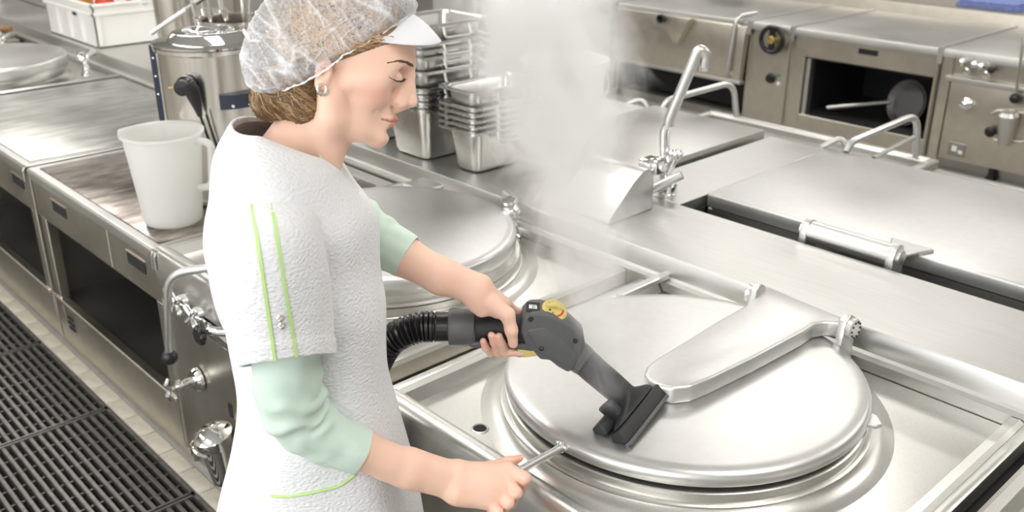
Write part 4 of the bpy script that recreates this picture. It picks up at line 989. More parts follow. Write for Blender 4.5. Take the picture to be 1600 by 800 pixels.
for y in (-1, 1):
    s.cap(H(637, 138, 4 * y), H(631, 158, 7 * y), 6, 7, 6)
    s.ell(H(626, 162.5, 11.0 * y), (9.6, 6.5, 7.2), 10, 4)           # wing
    s.ell(H(630.5, 169.5, 9 * y), (5.2, 3.6, 2.4), 0, 2.0, True)       # nostril
    s.ell(H(634, 119, 29 * y), (15, 15, 11), 0, 8, True)           # socket
    s.ell(H(615, 123, 29 * y), (15.5, 17, 14), 10, 5)              # eyeball under the lid
    s.cap(H(630, 113.5, 17 * y), H(612, 111.5, 43 * y), 1.6, 1.4, 3, True)   # lid crease
    s.cap(H(620, 166, 20 * y), H(605, 177, 29 * y), 2.2, 2.2, 5, True)    # nasolabial fold
    s.cap(H(605, 177, 29 * y), H(588, 196, 33 * y), 2.1, 1.2, 5, True)
    s.cap(H(590, 172, 40 * y), H(582, 196, 40 * y), 1.2, .8, 5, True)
# lips
for y in (-1, 1):
    s.cap(H(614.5, 186.5, 0), H(607.5, 186.5, 13 * y), 5.0, 4.2, 3); s.cap(H(607.5, 186.5, 13 * y), H(597.5, 184, 22 * y), 4.2, 2.2, 3)
    s.cap(H(607, 196.0, 0), H(602.5, 193.5, 11 * y), 5.6, 4.8, 3); s.cap(H(602.5, 193.5, 11 * y), H(597, 187, 20 * y), 4.8, 2.0, 3)
for y in (-1, 1):
    s.cap(H(622, 191.0, 0), H(610, 190.2, 14 * y), 1.0, .9, 1.4, True); s.cap(H(610, 190.2, 14 * y), H(594, 185, 26 * y), .9, 1.0, 1.4, True)
s.ell(H(606, 208), (6, 16, 4), 20, 8, True)                  # mentolabial dip
# ears
for y in (-1, 1):
    s.ell(H(517, 112, 73 * y), (13, 5.5, 24), 12, 6); s.ell(H(510, 131, 73 * y), (7, 4.5, 8), 10, 6)
    s.ell(H(521, 110, 80 * y), (6, 5, 11), 12, 3, True)
# neck and shoulders
s.cap(H(507, 165), H(465, 280), 50, 50, 22)
for y in (-1, 1):
    s.cap(H(455, 215, 20 * y), H(430, 270, 64 * y), 34, 28, 30)
s.ell(H(425, 280), (54, 66, 66), 0, 30)
s.cap(H(523, 232, -14), H(497, 285, -10), 9, 9, 24); s.cap(H(523, 155, -56), H(503, 280, -14), 10, 9, 26)
head_sdf = s
HV, HF = s.mesh(); HV = relax(HV, HF, 1, .35)
SK = np.array((.85, .565, .44))
def vcol(V, base): return np.tile(np.array(base), (len(V), 1))
hcol = vcol(HV, SK)
def paint(c, r, col, amt=1.0, soft=.35):
    d = np.sqrt((((HV - np.array(c)) / np.array(r)) ** 2).sum(1)); wgt = np.clip((1 - d) / soft, 0, 1) * amt
    hcol[:] = hcol * (1 - wgt[:, None]) + np.array(col) * wgt[:, None]
for y in (-1, 1):
    paint(H(590, 148, 50 * y), (34, 40, 30), (.84, .40, .31), .6, 1.0)
    paint(H(619, 119, 30 * y), (16, 20, 9), (.68, .40, .30), .5, .8)
for y in (-1, 1): paint(H(630.5, 168.5, 9.5 * y), (6, 4.5, 3), (.22, .08, .06), .9, .5)  # shade inside the nostrils painted dark into the skin colour
paint(H(642, 162), (20, 16, 12), (.86, .48, .38), .4, .9)
# lips by distance to their centre lines
def segd(a, b):
    a = np.array(a); b = np.array(b); ba = b - a; t = np.clip(((HV - a) @ ba) / (ba @ ba), 0, 1); return np.linalg.norm(HV - a - t[:, None] * ba, axis=1), t
for y in (-1, 1):
    for a, b, r0, r1 in ((H(615.5, 187.2, 0), H(608, 187, 13 * y), 5.4, 4.6), (H(608, 187, 13 * y), H(596.5, 184.5, 23 * y), 4.6, 2.8), (H(608, 196, 0), H(603, 193.5, 11 * y), 6.0, 5.2), (H(603, 193.5, 11 * y), H(596, 187, 21 * y), 5.2, 2.8)):
        d, t = segd(a, b); wgt = np.clip((r0 + (r1 - r0) * t + .6 - d) / 1.6, 0, 1)[:, None]; hcol[:] = hcol * (1 - wgt) + np.array((.56, .19, .16)) * wgt
HW = head2world(HV)

# ---------------------------------------------------------------- right forearm and fist on the lid handle
def arm_sdf(pts, pad, h): 
    A = np.array(pts); return SD(A.min(0) - pad, A.max(0) + pad, h)
ra = [P(470, 655, 1.275), P(560, 702, 1.30), P(640, 733, 1.322), P(703, 750, 1.335)]
s = SD(np.array((-.40, 1.14, .64)), np.array((.09, 1.47, 1.06)), .0021)
s.chain(ra, [.028, .0318, .0295, .0225], .012)
s.cap(P(640, 722, 1.33), P(708, 738, 1.345), .022, .019, .014); s.cap(P(600, 732, 1.31), P(722, 771, 1.332), .016, .015, .016)
# knuckles (index..little), proximal, middle, tip joints
MC = [P(793, 733, 1.372), P(793, 752, 1.354), P(783, 770, 1.338), P(768, 787, 1.324)]
PI = [P(820, 747, 1.352), P(806, 770, 1.334), P(794, 786, 1.318), P(778, 801, 1.306)]
DI = [P(812, 768, 1.368), P(798, 787, 1.350), P(785, 800, 1.334), P(768, 812, 1.320)]
TI = [P(792, 772, 1.385), P(780, 788, 1.368), P(768, 800, 1.352), P(752, 812, 1.340)]
WR = P(706, 752, 1.337)
for i in range(4):
    f0 = .3 + i * .1
    base = WR + (MC[i] - WR) * .15 + np.array((0, .010 - .007 * i, .008 - .006 * i))
    s.cap(base, MC[i], .0175, .0115, .020)
s.ell((MC[0] + MC[2] + WR * 1.2) / 3.2 - np.array((0, 0, .010)), (.040, .030, .022), 28, .018)
frad = [.0108, .0108, .0102, .0090]
for i in range(4):
    s.cap(MC[i], PI[i], frad[i] + .0008, frad[i], .0035); s.cap(PI[i], DI[i], frad[i], frad[i] - .001, .0035); s.cap(DI[i], TI[i], frad[i] - .001, frad[i] - .002, .003)
    s.ell(MC[i] + np.array((0, 0, .004)), (.0105, .0105, .009), 0, .006)
# thumb lies along the handle on the far side
th = [P(728, 740, 1.36), P(765, 732, 1.385), P(795, 722, 1.398), P(812, 716, 1.402)]
s.chain(th, [.016, .0125, .0098, .0068], .006)
RV, RF = s.mesh(); RV = relax(RV, RF, 1, .4)

# ---------------------------------------------------------------- left forearm and hand on the cleaning gun
GD = 1.60
s = SD(np.array((-.33, 1.46, .86)), np.array((.06, 1.74, 1.22)), .0021)
s.chain([P(560, 360, 1.63), P(628, 399, 1.605), P(690, 432, 1.595), P(742, 455, 1.59)], [.030, .0365, .0325, .0235], .012)
s.cap(P(690, 425, 1.60), P(752, 444, 1.595), .022, .018, .014)
wl_ = P(744, 456, 1.592)
# back of the hand on top of the grip
s.cap(wl_, P(782, 478, 1.605), .0215, .021, .02); s.cap(wl_, P(772, 470, 1.630), .020, .019, .02); s.cap(P(750, 466, 1.585), P(778, 486, 1.578), .018, .0145, .016)
s.cap(P(745, 478, 1.578), P(752, 486, 1.576), .013, .011, .014)
# thumb, down over the near side with the nail at its end
tb_ = [P(768, 474, 1.575), P(793, 492, 1.564), P(799, 516, 1.558), P(802, 537, 1.561)]
s.chain(tb_, [.017, .0130, .0112, .0088], .007)
# index runs along the far top edge, then under the trigger
s.chain([P(782, 474, 1.625), P(808, 490, 1.634), P(820, 520, 1.640), P(812, 550, 1.612), P(790, 549, 1.585)], [.014, .0105, .0098, .0095, .0088], .005)
s.cap(P(790, 549, 1.585), P(817, 552, 1.580), .0080, .0058, .005)
# other fingertips coming up on the near side from below
for (px, py, d, r_) in ((782, 528, 1.563, .0074), (770, 527, 1.562, .0076), (757, 536, 1.566, .0070)):
    s.chain([P(px - 4, 478, 1.636), P(px + 2, 512, 1.643), P(px + 10, 546, 1.622), P(px + 10, 551, 1.590), P(px + 2, py + 8, d + .006), P(px - 2, py - 3, d)], [.011, .0095, .0088, r_ + .0010, r_ + .0004, r_ - .0006], .0025)
LV, LF = s.mesh(); LV = relax(LV, LF, 1, .4)
def limbcol(V, warm):
    c = vcol(V, SK)
    for q_, r_, col, amt in warm:
        d = np.linalg.norm(V - q_, axis=1) / r_; wgt = np.clip(1 - d, 0, 1)[:, None] * amt; c = c * (1 - wgt) + np.array(col) * wgt
    return c
PK = (.86, .44, .36)
rc = limbcol(RV, [(q_, .022, PK, .5) for q_ in MC] + [(q_, .02, PK, .55) for q_ in PI] + [(th[3], .02, (.85, .28, .15), .7)])
lc = limbcol(LV, [(tb_[3], .018, PK, .6), (P(755, 536, 1.566), .03, PK, .6), (P(775, 530, 1.566), .03, PK, .6), (P(800, 552, 1.585), .035, PK, .6), (P(740, 478, 1.58), .02, PK, .4)])
# ---------------------------------------------------------------- torso core, hips and legs (under the clothes)
s = SD(np.array((-.55, 1.2, -.005)), np.array((-.1, 1.72, 1.34)), .008)
s.cap(P(440, 300, 1.44), P(485, 480, 1.44), .10, .10, .05); s.cap(P(485, 480, 1.44), P(480, 720, 1.44), .10, .085, .05)
for y in (-1, 1):
    s.cap(P(445, 325, 1.44), P(445, 345, 1.44 + .09 * y), .06, .04, .04)
    hip = np.array((-.33, 1.44 + .07 * y, .70)); kn_ = np.array((-.30, 1.44 + .09 * y, .45)); an = np.array((-.36, 1.44 + .09 * y, .08))
    s.cap(P(485, 700, 1.44 + .04 * y), hip, .07, .07, .05); s.cap(hip, kn_, .07, .055, .03); s.cap(kn_, an, .055, .038, .03)
    s.cap(an + np.array((-.02, 0, -.035)), an + np.array((.15, 0, -.05)), .035, .028, .02)
s.chain([P(435, 360, 1.30), P(448, 560, 1.262), P(458, 640, 1.268), P(540, 692, 1.295)], [.035, .03, .03, .03], .03)
s.chain([P(480, 335, 1.59), P(555, 358, 1.63), P(628, 399, 1.605)], [.035, .03, .03], .03)
TV, TF = s.mesh()
BV = np.concatenate((HW, yaw2world(RV), yaw2world(LV), yaw2world(TV)))
o1, o2, o3 = len(HW), len(HW) + len(RV), len(HW) + len(RV) + len(LV)
BF = np.concatenate((HF, RF + o1, LF + o2, TF + o3)); BC = np.concatenate((hcol, rc, lc, vcol(TV, SK)))
body = npobj('body', BV, BF, 'skin', woman, BC)
# thumb nail
def nail(p, r_, ang):
    mb = MB().sphere((0, 0, 0), 1, 14, 10, r_); rot_ = Matrix.Rotation(R(ang), 3, 'Y'); mb.v = [Y2W(np.array(rot_ @ v) + p) for v in mb.v]
    o = obj('nail', mb, 'nail', woman)
mat('nail', (.88, .60, .52), 0, .25)
nail(P(802.5, 534, 1.5535), (.0052, .0016, .0070), -6)
def surf(px, py, lift=0, side=-1):
    """point on the side of the head at this place"""
    g = head_sdf; i = int(round((px - 540 - g.lo[0]) / g.h)); k = int(round((130 - py - g.lo[2]) / g.h)); col_ = g.D[i, :, k]; ins = np.nonzero(col_ < 0)[0]
    if len(ins) == 0: return H(px, py, 0)
    yv = g.lo[1] + g.h * ins[0]; return H(px, py, side * (abs(yv) + lift))
# ---------------------------------------------------------------- eyes, brows, lashes, earring
for y in (-1, 1):
    lash = MB()
    base = [surf(632.5, 124, .3, y), surf(628, 127.5, .3, y), surf(621, 127, .3, y), surf(612, 120.5, .3, y)]
    for i in range(26):
        t = i / 25 * 3; j = min(int(t), 2); f = t - j; p = base[j] * (1 - f) + base[j + 1] * f
        d = np.array((2.6 + 1.4 * (1 - i / 25), (1.2 + 2.2 * i / 25) * y, -1.9 + .5 * math.sin(i)))
        q0, q1 = head2world(np.array((p, p + d)))
        lash.tube([q0, q1], [.0006, .0002], 5)
    pts = head2world(np.array(base)); lash.tube([Vector(q_) for q_ in pts], .0009, 6)
    obj('eyelashes', lash, 'dark_lash', woman)
    brow = MB(); bl_ = [(647, 105), (640, 100), (629, 97), (612, 100)]
    for i in range(240):
        t = random.random() * 3; j = min(int(t), 2); f = t - j; bx = bl_[j][0] * (1 - f) + bl_[j + 1][0] * f; by = bl_[j][1] * (1 - f) + bl_[j + 1][1] * f + random.uniform(-2.2, 1.6) * (1 - .24 * t)
        q0, q1 = head2world(np.array((surf(bx, by, .2, y), surf(bx - 4.5, by - 1.2 + .8 * t, .9, y))))
        brow.tube([q0, q1], [.0007, .0003], 4)
    obj('eyebrow', brow, 'brow_hair', woman)
def hw_(px, py, y): return Vector(head2world(np.array((H(px, py, y),)))[0])
for y in (-1, 1):
    cpt = hw_(514.5, 138, 79 * y); ex = Vector(head2world(np.array(((1., 0, 0),)))[0]) - Vector(head2world(np.array(((0, 0, 0.),)))[0]); ex.normalize()
    pts = []; rad = []
    for k in range(25):
        a = R(70 + 330 * k / 24); pts.append(cpt + ex * math.cos(a) * .0062 + Vector((0, 0, 1)) * math.sin(a) * .0075); rad.append(.0012 + .0021 * math.sin(math.pi * k / 24) ** .8)
    obj('earring', MB().tube(pts, rad, 10), 'silver', woman)
# ---------------------------------------------------------------- hair
s = SD((-165, -100, -75), (116, 100, 160), 2.2)
s.ell(H(553, 66), (99, 77, 85), 10, 6)
s.ell(H(458, 140), (62, 66, 46), 10, 16)
for y in (-1, 1): s.ell(H(476, 150, 44 * y), (34, 24, 38), -15, 12); s.ell(H(430, 150, 30 * y), (30, 34, 34), 0, 12)
# keep the face free: hair only behind the ear or above the temple line
sl, x, y, z = s._reg(s.lo, s.lo + s.h * s.n)
keep = np.minimum(x + 30, (32 + .3235 * (x + 4) - z) * .95) + 0 * y
s.D[:] = np.maximum(s.D, keep.astype(np.float32))
hair_sdf = s
V, F = s.mesh()
hv = np.array([mnoise.noise(Vector(q_) * .06) for q_ in V]); c = vcol(V, (.22, .13, .065)) * (1 + .9 * hv[:, None])
npobj('hair', head2world(V), F, 'hair', woman, np.clip(c, .02, 1))
st = MB(); scol = []
def strand(pts, r, col):
    n0 = len(st.v); st.tube([Vector(q_) for q_ in head2world(np.array(pts))], r, 4); scol.extend([col] * (len(st.v) - n0))
rnd = random.Random(3)
def lat_ell(px, py, c, r_, ang):
    X = px - c[0]; Z = c[1] - py; a = R(ang); u = (X * math.cos(a) - Z * math.sin(a)) / r_[0]; v = (X * math.sin(a) + Z * math.cos(a)) / r_[2]
    return r_[1] * math.sqrt(max(0, 1 - u * u - v * v))
def hair_lat(px, py):
    g = hair_sdf; i = int(round((px - 540 - g.lo[0]) / g.h)); k = int(round((130 - py - g.lo[2]) / g.h))
    if not (0 <= i < g.n[0] and 0 <= k < g.n[2]): return 0
    ins = np.nonzero(g.D[i, :, k] < 0)[0]
    if len(ins) == 0: return 0
    j = ins[0]; d0, d1 = g.D[i, j - 1, k], g.D[i, j, k]; return -(g.lo[1] + g.h * (j - 1 + d0 / (d0 - d1)))
for i in range(1750):
    side = -1 if rnd.random() < .78 else 1
    px, py = rnd.uniform(392, 480), rnd.uniform(122, 168); py = max(py, 148 - (px - 394) * .30)
    hd_a = R(rnd.uniform(35, 85)) if px > 420 else R(rnd.uniform(60, 110)); turn = -R(rnd.uniform(60, 150)); L = rnd.uniform(38, 72); wig = rnd.uniform(-.5, .5); ph = rnd.uniform(0, 6)
    thick = i < 90; lift = rnd.uniform(-2, 3) if thick else rnd.uniform(-.5, 6); pts = []
    for k in range(11):
        t = k / 10; l_ = hair_lat(px, py)
        dpt = lift * math.sin(math.pi * t) + (0 if l_ > 12 else 0)
        pts.append(H(px, py, side * (max(l_, 6) + dpt)))
        an = hd_a + turn * t * t + wig * math.sin(ph + 5 * t); st_ = L / 10
        nx, ny = px + math.cos(an) * st_, py + math.sin(an) * st_
        if hair_lat(nx, ny) < 22: nx, ny = px + st_ * .7, py + (-.2 if ny > 150 else .5) * st_   # follow the rim of the bob
        px, py = nx, ny
        if px > 502: px = 502 - rnd.random() * 4
    g = rnd.random() ** 1.8; col = np.array((.17, .095, .045)) * (1 - g) + np.array((.46, .29, .14)) * g
    if rnd.random() < .10: col = np.array((.62, .44, .25))
    strand(pts, [(.0010 + .0034 * math.sin(math.pi * (.08 + .87 * k / 10))) if thick else (.0002 + .00045 * math.sin(math.pi * (.08 + .87 * k / 10))) for k in range(11)], tuple(col * (.75 if thick else 1)))
for i in range(420):   # temple hair swept back under the net
    u = rnd.random(); px, py = 598 - 64 * u + rnd.uniform(-3, 3), 76 + 23 * u + rnd.uniform(-12, 0); side = -1 if i % 3 else 1
    L = rnd.uniform(14, 30); pts = []; py = min(py, 130 - (32 + .3235 * (px - 536)) - .5); an = R(180 + rnd.uniform(0, 24)); cv = rnd.uniform(-.3, .5)
    for k in range(7):
        t = k / 6; pts.append(H(px, py, side * (hair_lat(px, py) + .1 + .4 * math.sin(math.pi * t))))
        px += math.cos(an + cv * t) * L / 6; py += math.sin(an + cv * t) * L / 6 * .8
        py = min(py, 130 - (32 + .3235 * (px - 536)) - 0.5)
    g = rnd.random(); col = np.array((.24, .14, .07)) * (1 - g) + np.array((.60, .42, .24)) * g
    strand(pts, [.0002 + .0004 * math.sin(math.pi * (.05 + .9 * k / 6)) for k in range(7)], tuple(col))
for i in range(420):   # loose hair under the net
    a0 = rnd.uniform(0, 6.28); r0 = rnd.uniform(.1, .75); pts = []; side = -1 if rnd.random() < .8 else 1
    px, py = 520 + 105 * r0 * math.cos(a0), 55 + 66 * r0 * math.sin(a0); di = rnd.uniform(0, 6.28); cur = rnd.uniform(-2.5, 2.5); L = rnd.uniform(25, 60)
    for k in range(8):
        py = min(py, 90 - .32 * (px - 536) if px > 500 else 122); t = k / 7; rr = min(1, math.hypot((px - 520) / 124, (py - 55) / 82)); pts.append(H(px, py, side * 80 * (1 - rr ** 4) ** (1 / 2.6)))
        if rr < .86 and py < (90 - .32 * (px - 536) if px > 500 else 122): px += math.cos(di + cur * t) * L / 7; py += math.sin(di + cur * t) * L / 7
        else: px += (520 - px) * .06; py += (55 - py) * .06
    g = rnd.random(); strand(pts, .0006, tuple(np.array((.42, .25, .12)) * (1 - g) + np.array((.75, .52, .30)) * g))
org = np.array(wloc(woman)); me = bpy.data.meshes.new('hair_strands')
me.from_pydata([tuple(v - Vector(org)) for v in st.v], [], st.f); me.update(); me.shade_smooth()
at = me.attributes.new('Col', 'FLOAT_COLOR', 'POINT'); at.data.foreach_set('color', np.concatenate((np.array(scol), np.ones((len(scol), 1))), 1).astype(np.float32).ravel())
me.materials.append(MATS['hair']); o = bpy.data.objects.new('hair_strands', me); COL.objects.link(o); o.parent = woman; o['kind'] = 'stuff'
# ---------------------------------------------------------------- hair net and visor
out = [(388, 112), (387, 96), (394, 70), (412, 28), (438, -2), (485, -26), (545, -34), (602, -26), (640, -8), (655, 8), (653, 24), (640, 36), (610, 56), (575, 76), (548, 90), (532, 104), (516, 116), (500, 124), (470, 137), (440, 148), (415, 147), (398, 133)]
cx_, cy_ = 520, 60
angs = []; rads = []
for a, b in out: angs.append(math.atan2(b - cy_, a - cx_)); rads.append(math.hypot(a - cx_, b - cy_))
od = np.argsort(angs); angs = np.array(angs)[od]; rads = np.array(rads)[od]
NA, NR = 220, 70; V = []; F = []; C = []
an3 = np.concatenate((angs - 2 * math.pi, angs, angs + 2 * math.pi)); rd3 = np.concatenate((rads,) * 3)
for i in range(2 * NR + 1):
    f = i / (2 * NR) * 2 - 1; t = 1 - abs(f); t = math.sin(t * math.pi / 2) ** .75; sd_ = -1 if f < 0 else 1     # f=-1 near centre, 0 rim, +1 far centre
    for k in range(NA):
        a = 2 * math.pi * k / NA - math.pi; r0 = np.interp(a, an3, rd3)
        x, z = math.cos(a), math.sin(a); tt = t
        lat = 87 * (1 - min(tt, 1) ** 10) ** (1 / 3.0)
        px = cx_ + x * r0 * tt; py = cy_ + z * r0 * tt
        # pleats: ridges running from the elastic edge towards the crown, plus crumples
        below = np.clip((py - 20) / 90, 0, 1)
        uu = .76 * px - .65 * py; vv_ = .65 * px + .76 * py
        n1 = 1 - abs(mnoise.noise(Vector((uu * .040, vv_ * .008, 3.1 + sd_ * 7)))) * 2.4
        n2 = 1 - abs(mnoise.noise(Vector((uu * .07 + vv_ * .02, vv_ * .022, 9.7 + sd_ * 5)))) * 3.0
        n3 = 1 - abs(mnoise.noise(Vector((px * .018, py * .045 + px * .02, 15.2 + sd_ * 5)))) * 3.2
        rd = max(n1, 0) ** 3 * 5.0 + max(n2, 0) ** 5 * 2.0 + max(n3, 0) ** 6 * 2.0 - 3
        rim = .35 + .65 * (1 - tt ** 6)
        lat2 = max(lat + rd * rim, 0) if tt < .999 else 0
        px += x * rd * .5 * (tt ** 3); py += z * rd * .5 * (tt ** 3)
        V.append(H(px, py, sd_ * lat2)); 
        op = .27 + .40 * max(n1, 0) ** 7 + .26 * max(n2, 0) ** 9 + .22 * max(n3, 0) ** 10 + .25 * max(0, tt - .86) / .14 + .10 * mnoise.noise(Vector((px * .03, py * .03, 2)))
        C.append((min(op, .93),) * 3)
for i in range(2 * NR):
    for k in range(NA): F.append((i * NA + k, i * NA + (k + 1) % NA, (i + 1) * NA + (k + 1) % NA, (i + 1) * NA + k))
net = npobj('hair_net', head2world(np.array(V)), F, 'hair_net', woman, np.array(C)); net['label'] = 'white see-through bouffant hair net'
band = []; rr = []
edge = [(640, 34, -30), (612, 55, -60), (588, 69, -72), (566, 82, -77), (548, 91, -80), (534, 103, -81.5), (520, 113, -82), (506, 121, -82), (480, 133, -78), (455, 141, -74)]
for j in range(60):
    t = j / 59 * (len(edge) - 1); i = min(int(t), len(edge) - 2); f = t - i; e = np.array(edge[i]) * (1 - f) + np.array(edge[i + 1]) * f
    band.append(hw_(e[0], e[1] - 2 + .8 * math.sin(j * .9) + .5 * math.sin(j * 2.3), e[2])); rr.append(.0016 + .0005 * math.sin(j * 1.9) + .0004 * math.sin(j * 4.1))
mat('elastic', (.80, .81, .84), 0, .8)
obj('elastic_edge', MB().tube(band, rr, 8, True, .7), 'elastic', net)
vis = MB(); rows = []
for i in range(25):
    sN = -1 + 2 * i / 24; a = abs(sN); sg = -1 if sN < 0 else 1
    at0 = np.array((649 - 64 * a ** 1.5, 26 + 42 * a ** 1.7, sg * 72 * a ** .8)); tip = np.array((691 - 106 * a ** 1.75, 66 + 1 * a + 7 * math.sin(math.pi * a), sg * 73 * a ** .75))
    row = []
    for k in range(9):
        t = k / 8; p = at0 * (1 - t) + tip * t; row.append(hw_(p[0], p[1] - 4 * math.sin(math.pi * t), p[2]))
    rows.append(row)
vv = [p for r_ in rows for p in r_]; n1 = len(vv); dn = Vector((0, 0, -.0012))
vv += [p + dn for p in vv]; ff = []
for i in range(24):
    for k in range(8):
        q_ = (i * 9 + k, i * 9 + k + 1, (i + 1) * 9 + k + 1, (i + 1) * 9 + k); ff += [q_, tuple(n1 + j for j in q_[::-1])]
    ff.append((i * 9 + 8, n1 + i * 9 + 8, n1 + (i + 1) * 9 + 8, (i + 1) * 9 + 8))
vo = obj('visor', MB().add(vv, ff), 'visor_cloth', woman, recalc=False, sharp=60); vo['label'] = 'white stiff cap visor'

# ================================================================== clothes
LAT = Y2W((0, 1, 0))
def prow(l, r_, d, b, dr=None, n=72, pw=2.0, tz=0, tzc=0):
    Lp = atd(l[0], l[1], d); Rp = atd(r_[0], r_[1], d if dr is None else dr); C = (Lp + Rp) / 2; hf = (Rp - Lp) / 2; out = []
    for k in range(n):
        a = 2 * math.pi * k / n; ca, sa = math.cos(a), math.sin(a)
        ca = math.copysign(abs(ca) ** (2 / pw), ca); sa = math.copysign(abs(sa) ** (2 / pw), sa)
        out.append(C + hf * ca - LAT * b * sa + Vector((0, 0, tz * sa + tzc * max(sa, 0) * min(1, max(0, (ca + 1) / .8)))))     # sa > 0 : towards the viewer
    return out
def crom(rows, per):
    A = np.array([[list(p) for p in r_] for r_ in rows]); m = len(A); out = []
    for i in range(m - 1):
        p0, p1, p2, p3 = A[max(i - 1, 0)], A[i], A[i + 1], A[min(i + 2, m - 1)]
        for j in range(per):
            t = j / per; out.append(.5 * ((2 * p1) + (-p0 + p2) * t + (2 * p0 - 5 * p1 + 4 * p2 - p3) * t * t + (-p0 + 3 * p1 - 3 * p2 + p3) * t ** 3))
    out.append(A[-1]); return np.array(out)
def folds(G, fn):
    """displace a ring grid along its outward normal"""
    du = np.roll(G, -1, 1) - np.roll(G, 1, 1); dv = np.gradient(G, axis=0); nrm = np.cross(du, dv); nrm /= np.maximum(np.linalg.norm(nrm, axis=2, keepdims=True), 1e-9)
    cen = G.mean(1, keepdims=True); sg = np.sign(((G - cen) * nrm).sum(2, keepdims=True).mean()); nrm = nrm * sg; O = G.copy()
    for i in range(G.shape[0]):
        for k in range(G.shape[1]): O[i, k] = G[i, k] + nrm[i, k] * fn(i / (G.shape[0] - 1), k / G.shape[1], G[i, k])
    return O
def gridmesh(name, G, m, parent, inner=.004, top_inner=True):
    rows = [[Vector(p) for p in r_] for r_ in G]
    def shrink(r_, a, dz=0):
        c = sum(r_, Vector()) / len(r_); return [c + (p - c) * (1 - a / max((p - c).length, .01)) + Vector((0, 0, dz)) for p in r_]
    pre = [shrink(rows[min(8, len(rows) - 1)], inner * 2.5), shrink(rows[3], inner * 1.5), shrink(rows[0], inner)]
    post = [shrink(rows[-1], inner), shrink(rows[-4], inner * 1.5), shrink(rows[-9] if len(rows) > 9 else rows[0], inner * 2)]
    return obj(name, MB().loft(pre + rows + post, False, False), m, parent, sharp=75)
N = lambda v, s_=1: mnoise.noise(Vector(v) * s_)
rows = [prow((363, 188), (521, 252), 1.455, .086, tzc=.026), prow((357, 200), (527, 262), 1.45, .108, tzc=.030), prow((346, 235), (536, 282), 1.445, .155, tzc=.028), prow((341, 285), (550, 300), 1.44, .178), prow((338, 335), (573, 338), 1.435, .176, pw=2.2), prow((340, 400), (592, 398), 1.43, .160, pw=2.2),
        prow((350, 470), (604, 462), 1.43, .150, pw=2.2), prow((366, 545), (604, 535), 1.43, .142, pw=2.2), prow((374, 610), (607, 590), 1.43, .146, pw=2.2), prow((366, 680), (621, 650), 1.43, .158, pw=2.2), prow((350, 740), (637, 715), 1.43, .168, pw=2.3), prow((336, 800), (652, 785), 1.43, .176, pw=2.3), prow((326, 860), (664, 860), 1.43, .182, pw=2.3)]
G = crom(rows, 9)
def tf(u, k, p):
    a = 2 * math.pi * k
    f = .008 * N((p[0] * 6, p[1] * 6, p[2] * 2.5)) + .005 * N((p[0] * 11 + 3, p[1] * 11, p[2] * 6))
    low = max(0, u - .55) / .45
    f += low * .012 * N((k * 9, 2.2, u * 1.2)) + low * .006 * math.sin(a * 7 + 3 * u)
    dr = math.exp(-((u - .42) / .12) ** 2) * .008 * math.sin(24 * u + a * 2)
    return (f + dr) * min(1, u * 8)
G = folds(G, tf)
tunic = gridmesh('tunic', G, 'seersucker', woman); tunic['label'] = 'white seersucker work tunic'
# near short sleeve
def sleeve(rows, per=8, name='sleeve', amp=1.0):
    g = crom(rows, per)
    def fn(u, k, p): return amp * ((.0045 * N((p[0] * 9, p[1] * 9, p[2] * 7)) + .003 * N((p[0] * 18, p[1] * 18, p[2] * 12 + 5))) * min(1, u * 5) + (.0025 if u > .90 else 0))
    return folds(g, fn)
srows = [prow((418, 306), (440, 308), 1.335, .010), prow((385, 312), (470, 318), 1.31, .045, tz=.01), prow((352, 335), (492, 340), 1.285, .076, tz=.02), prow((334, 370), (504, 376), 1.272, .090, tz=.03), prow((331, 420), (511, 424), 1.264, .094, tz=.04), prow((341, 475), (516, 472), 1.260, .093, tz=.045), prow((360, 527), (519, 515), 1.258, .090, tz=.046), prow((382, 573), (522, 551), 1.255, .086, tz=.047)]
SG = sleeve(srows)
slv = gridmesh('sleeve', SG, 'seersucker', tunic)
frows = [prow((440, 275), (510, 285), 1.56, .04), prow((445, 300), (535, 305), 1.60, .07), prow((480, 322), (552, 330), 1.625, .07), prow((500, 345), (562, 350), 1.63, .065)]
gridmesh('sleeve', sleeve(frows, 6), 'seersucker', tunic)
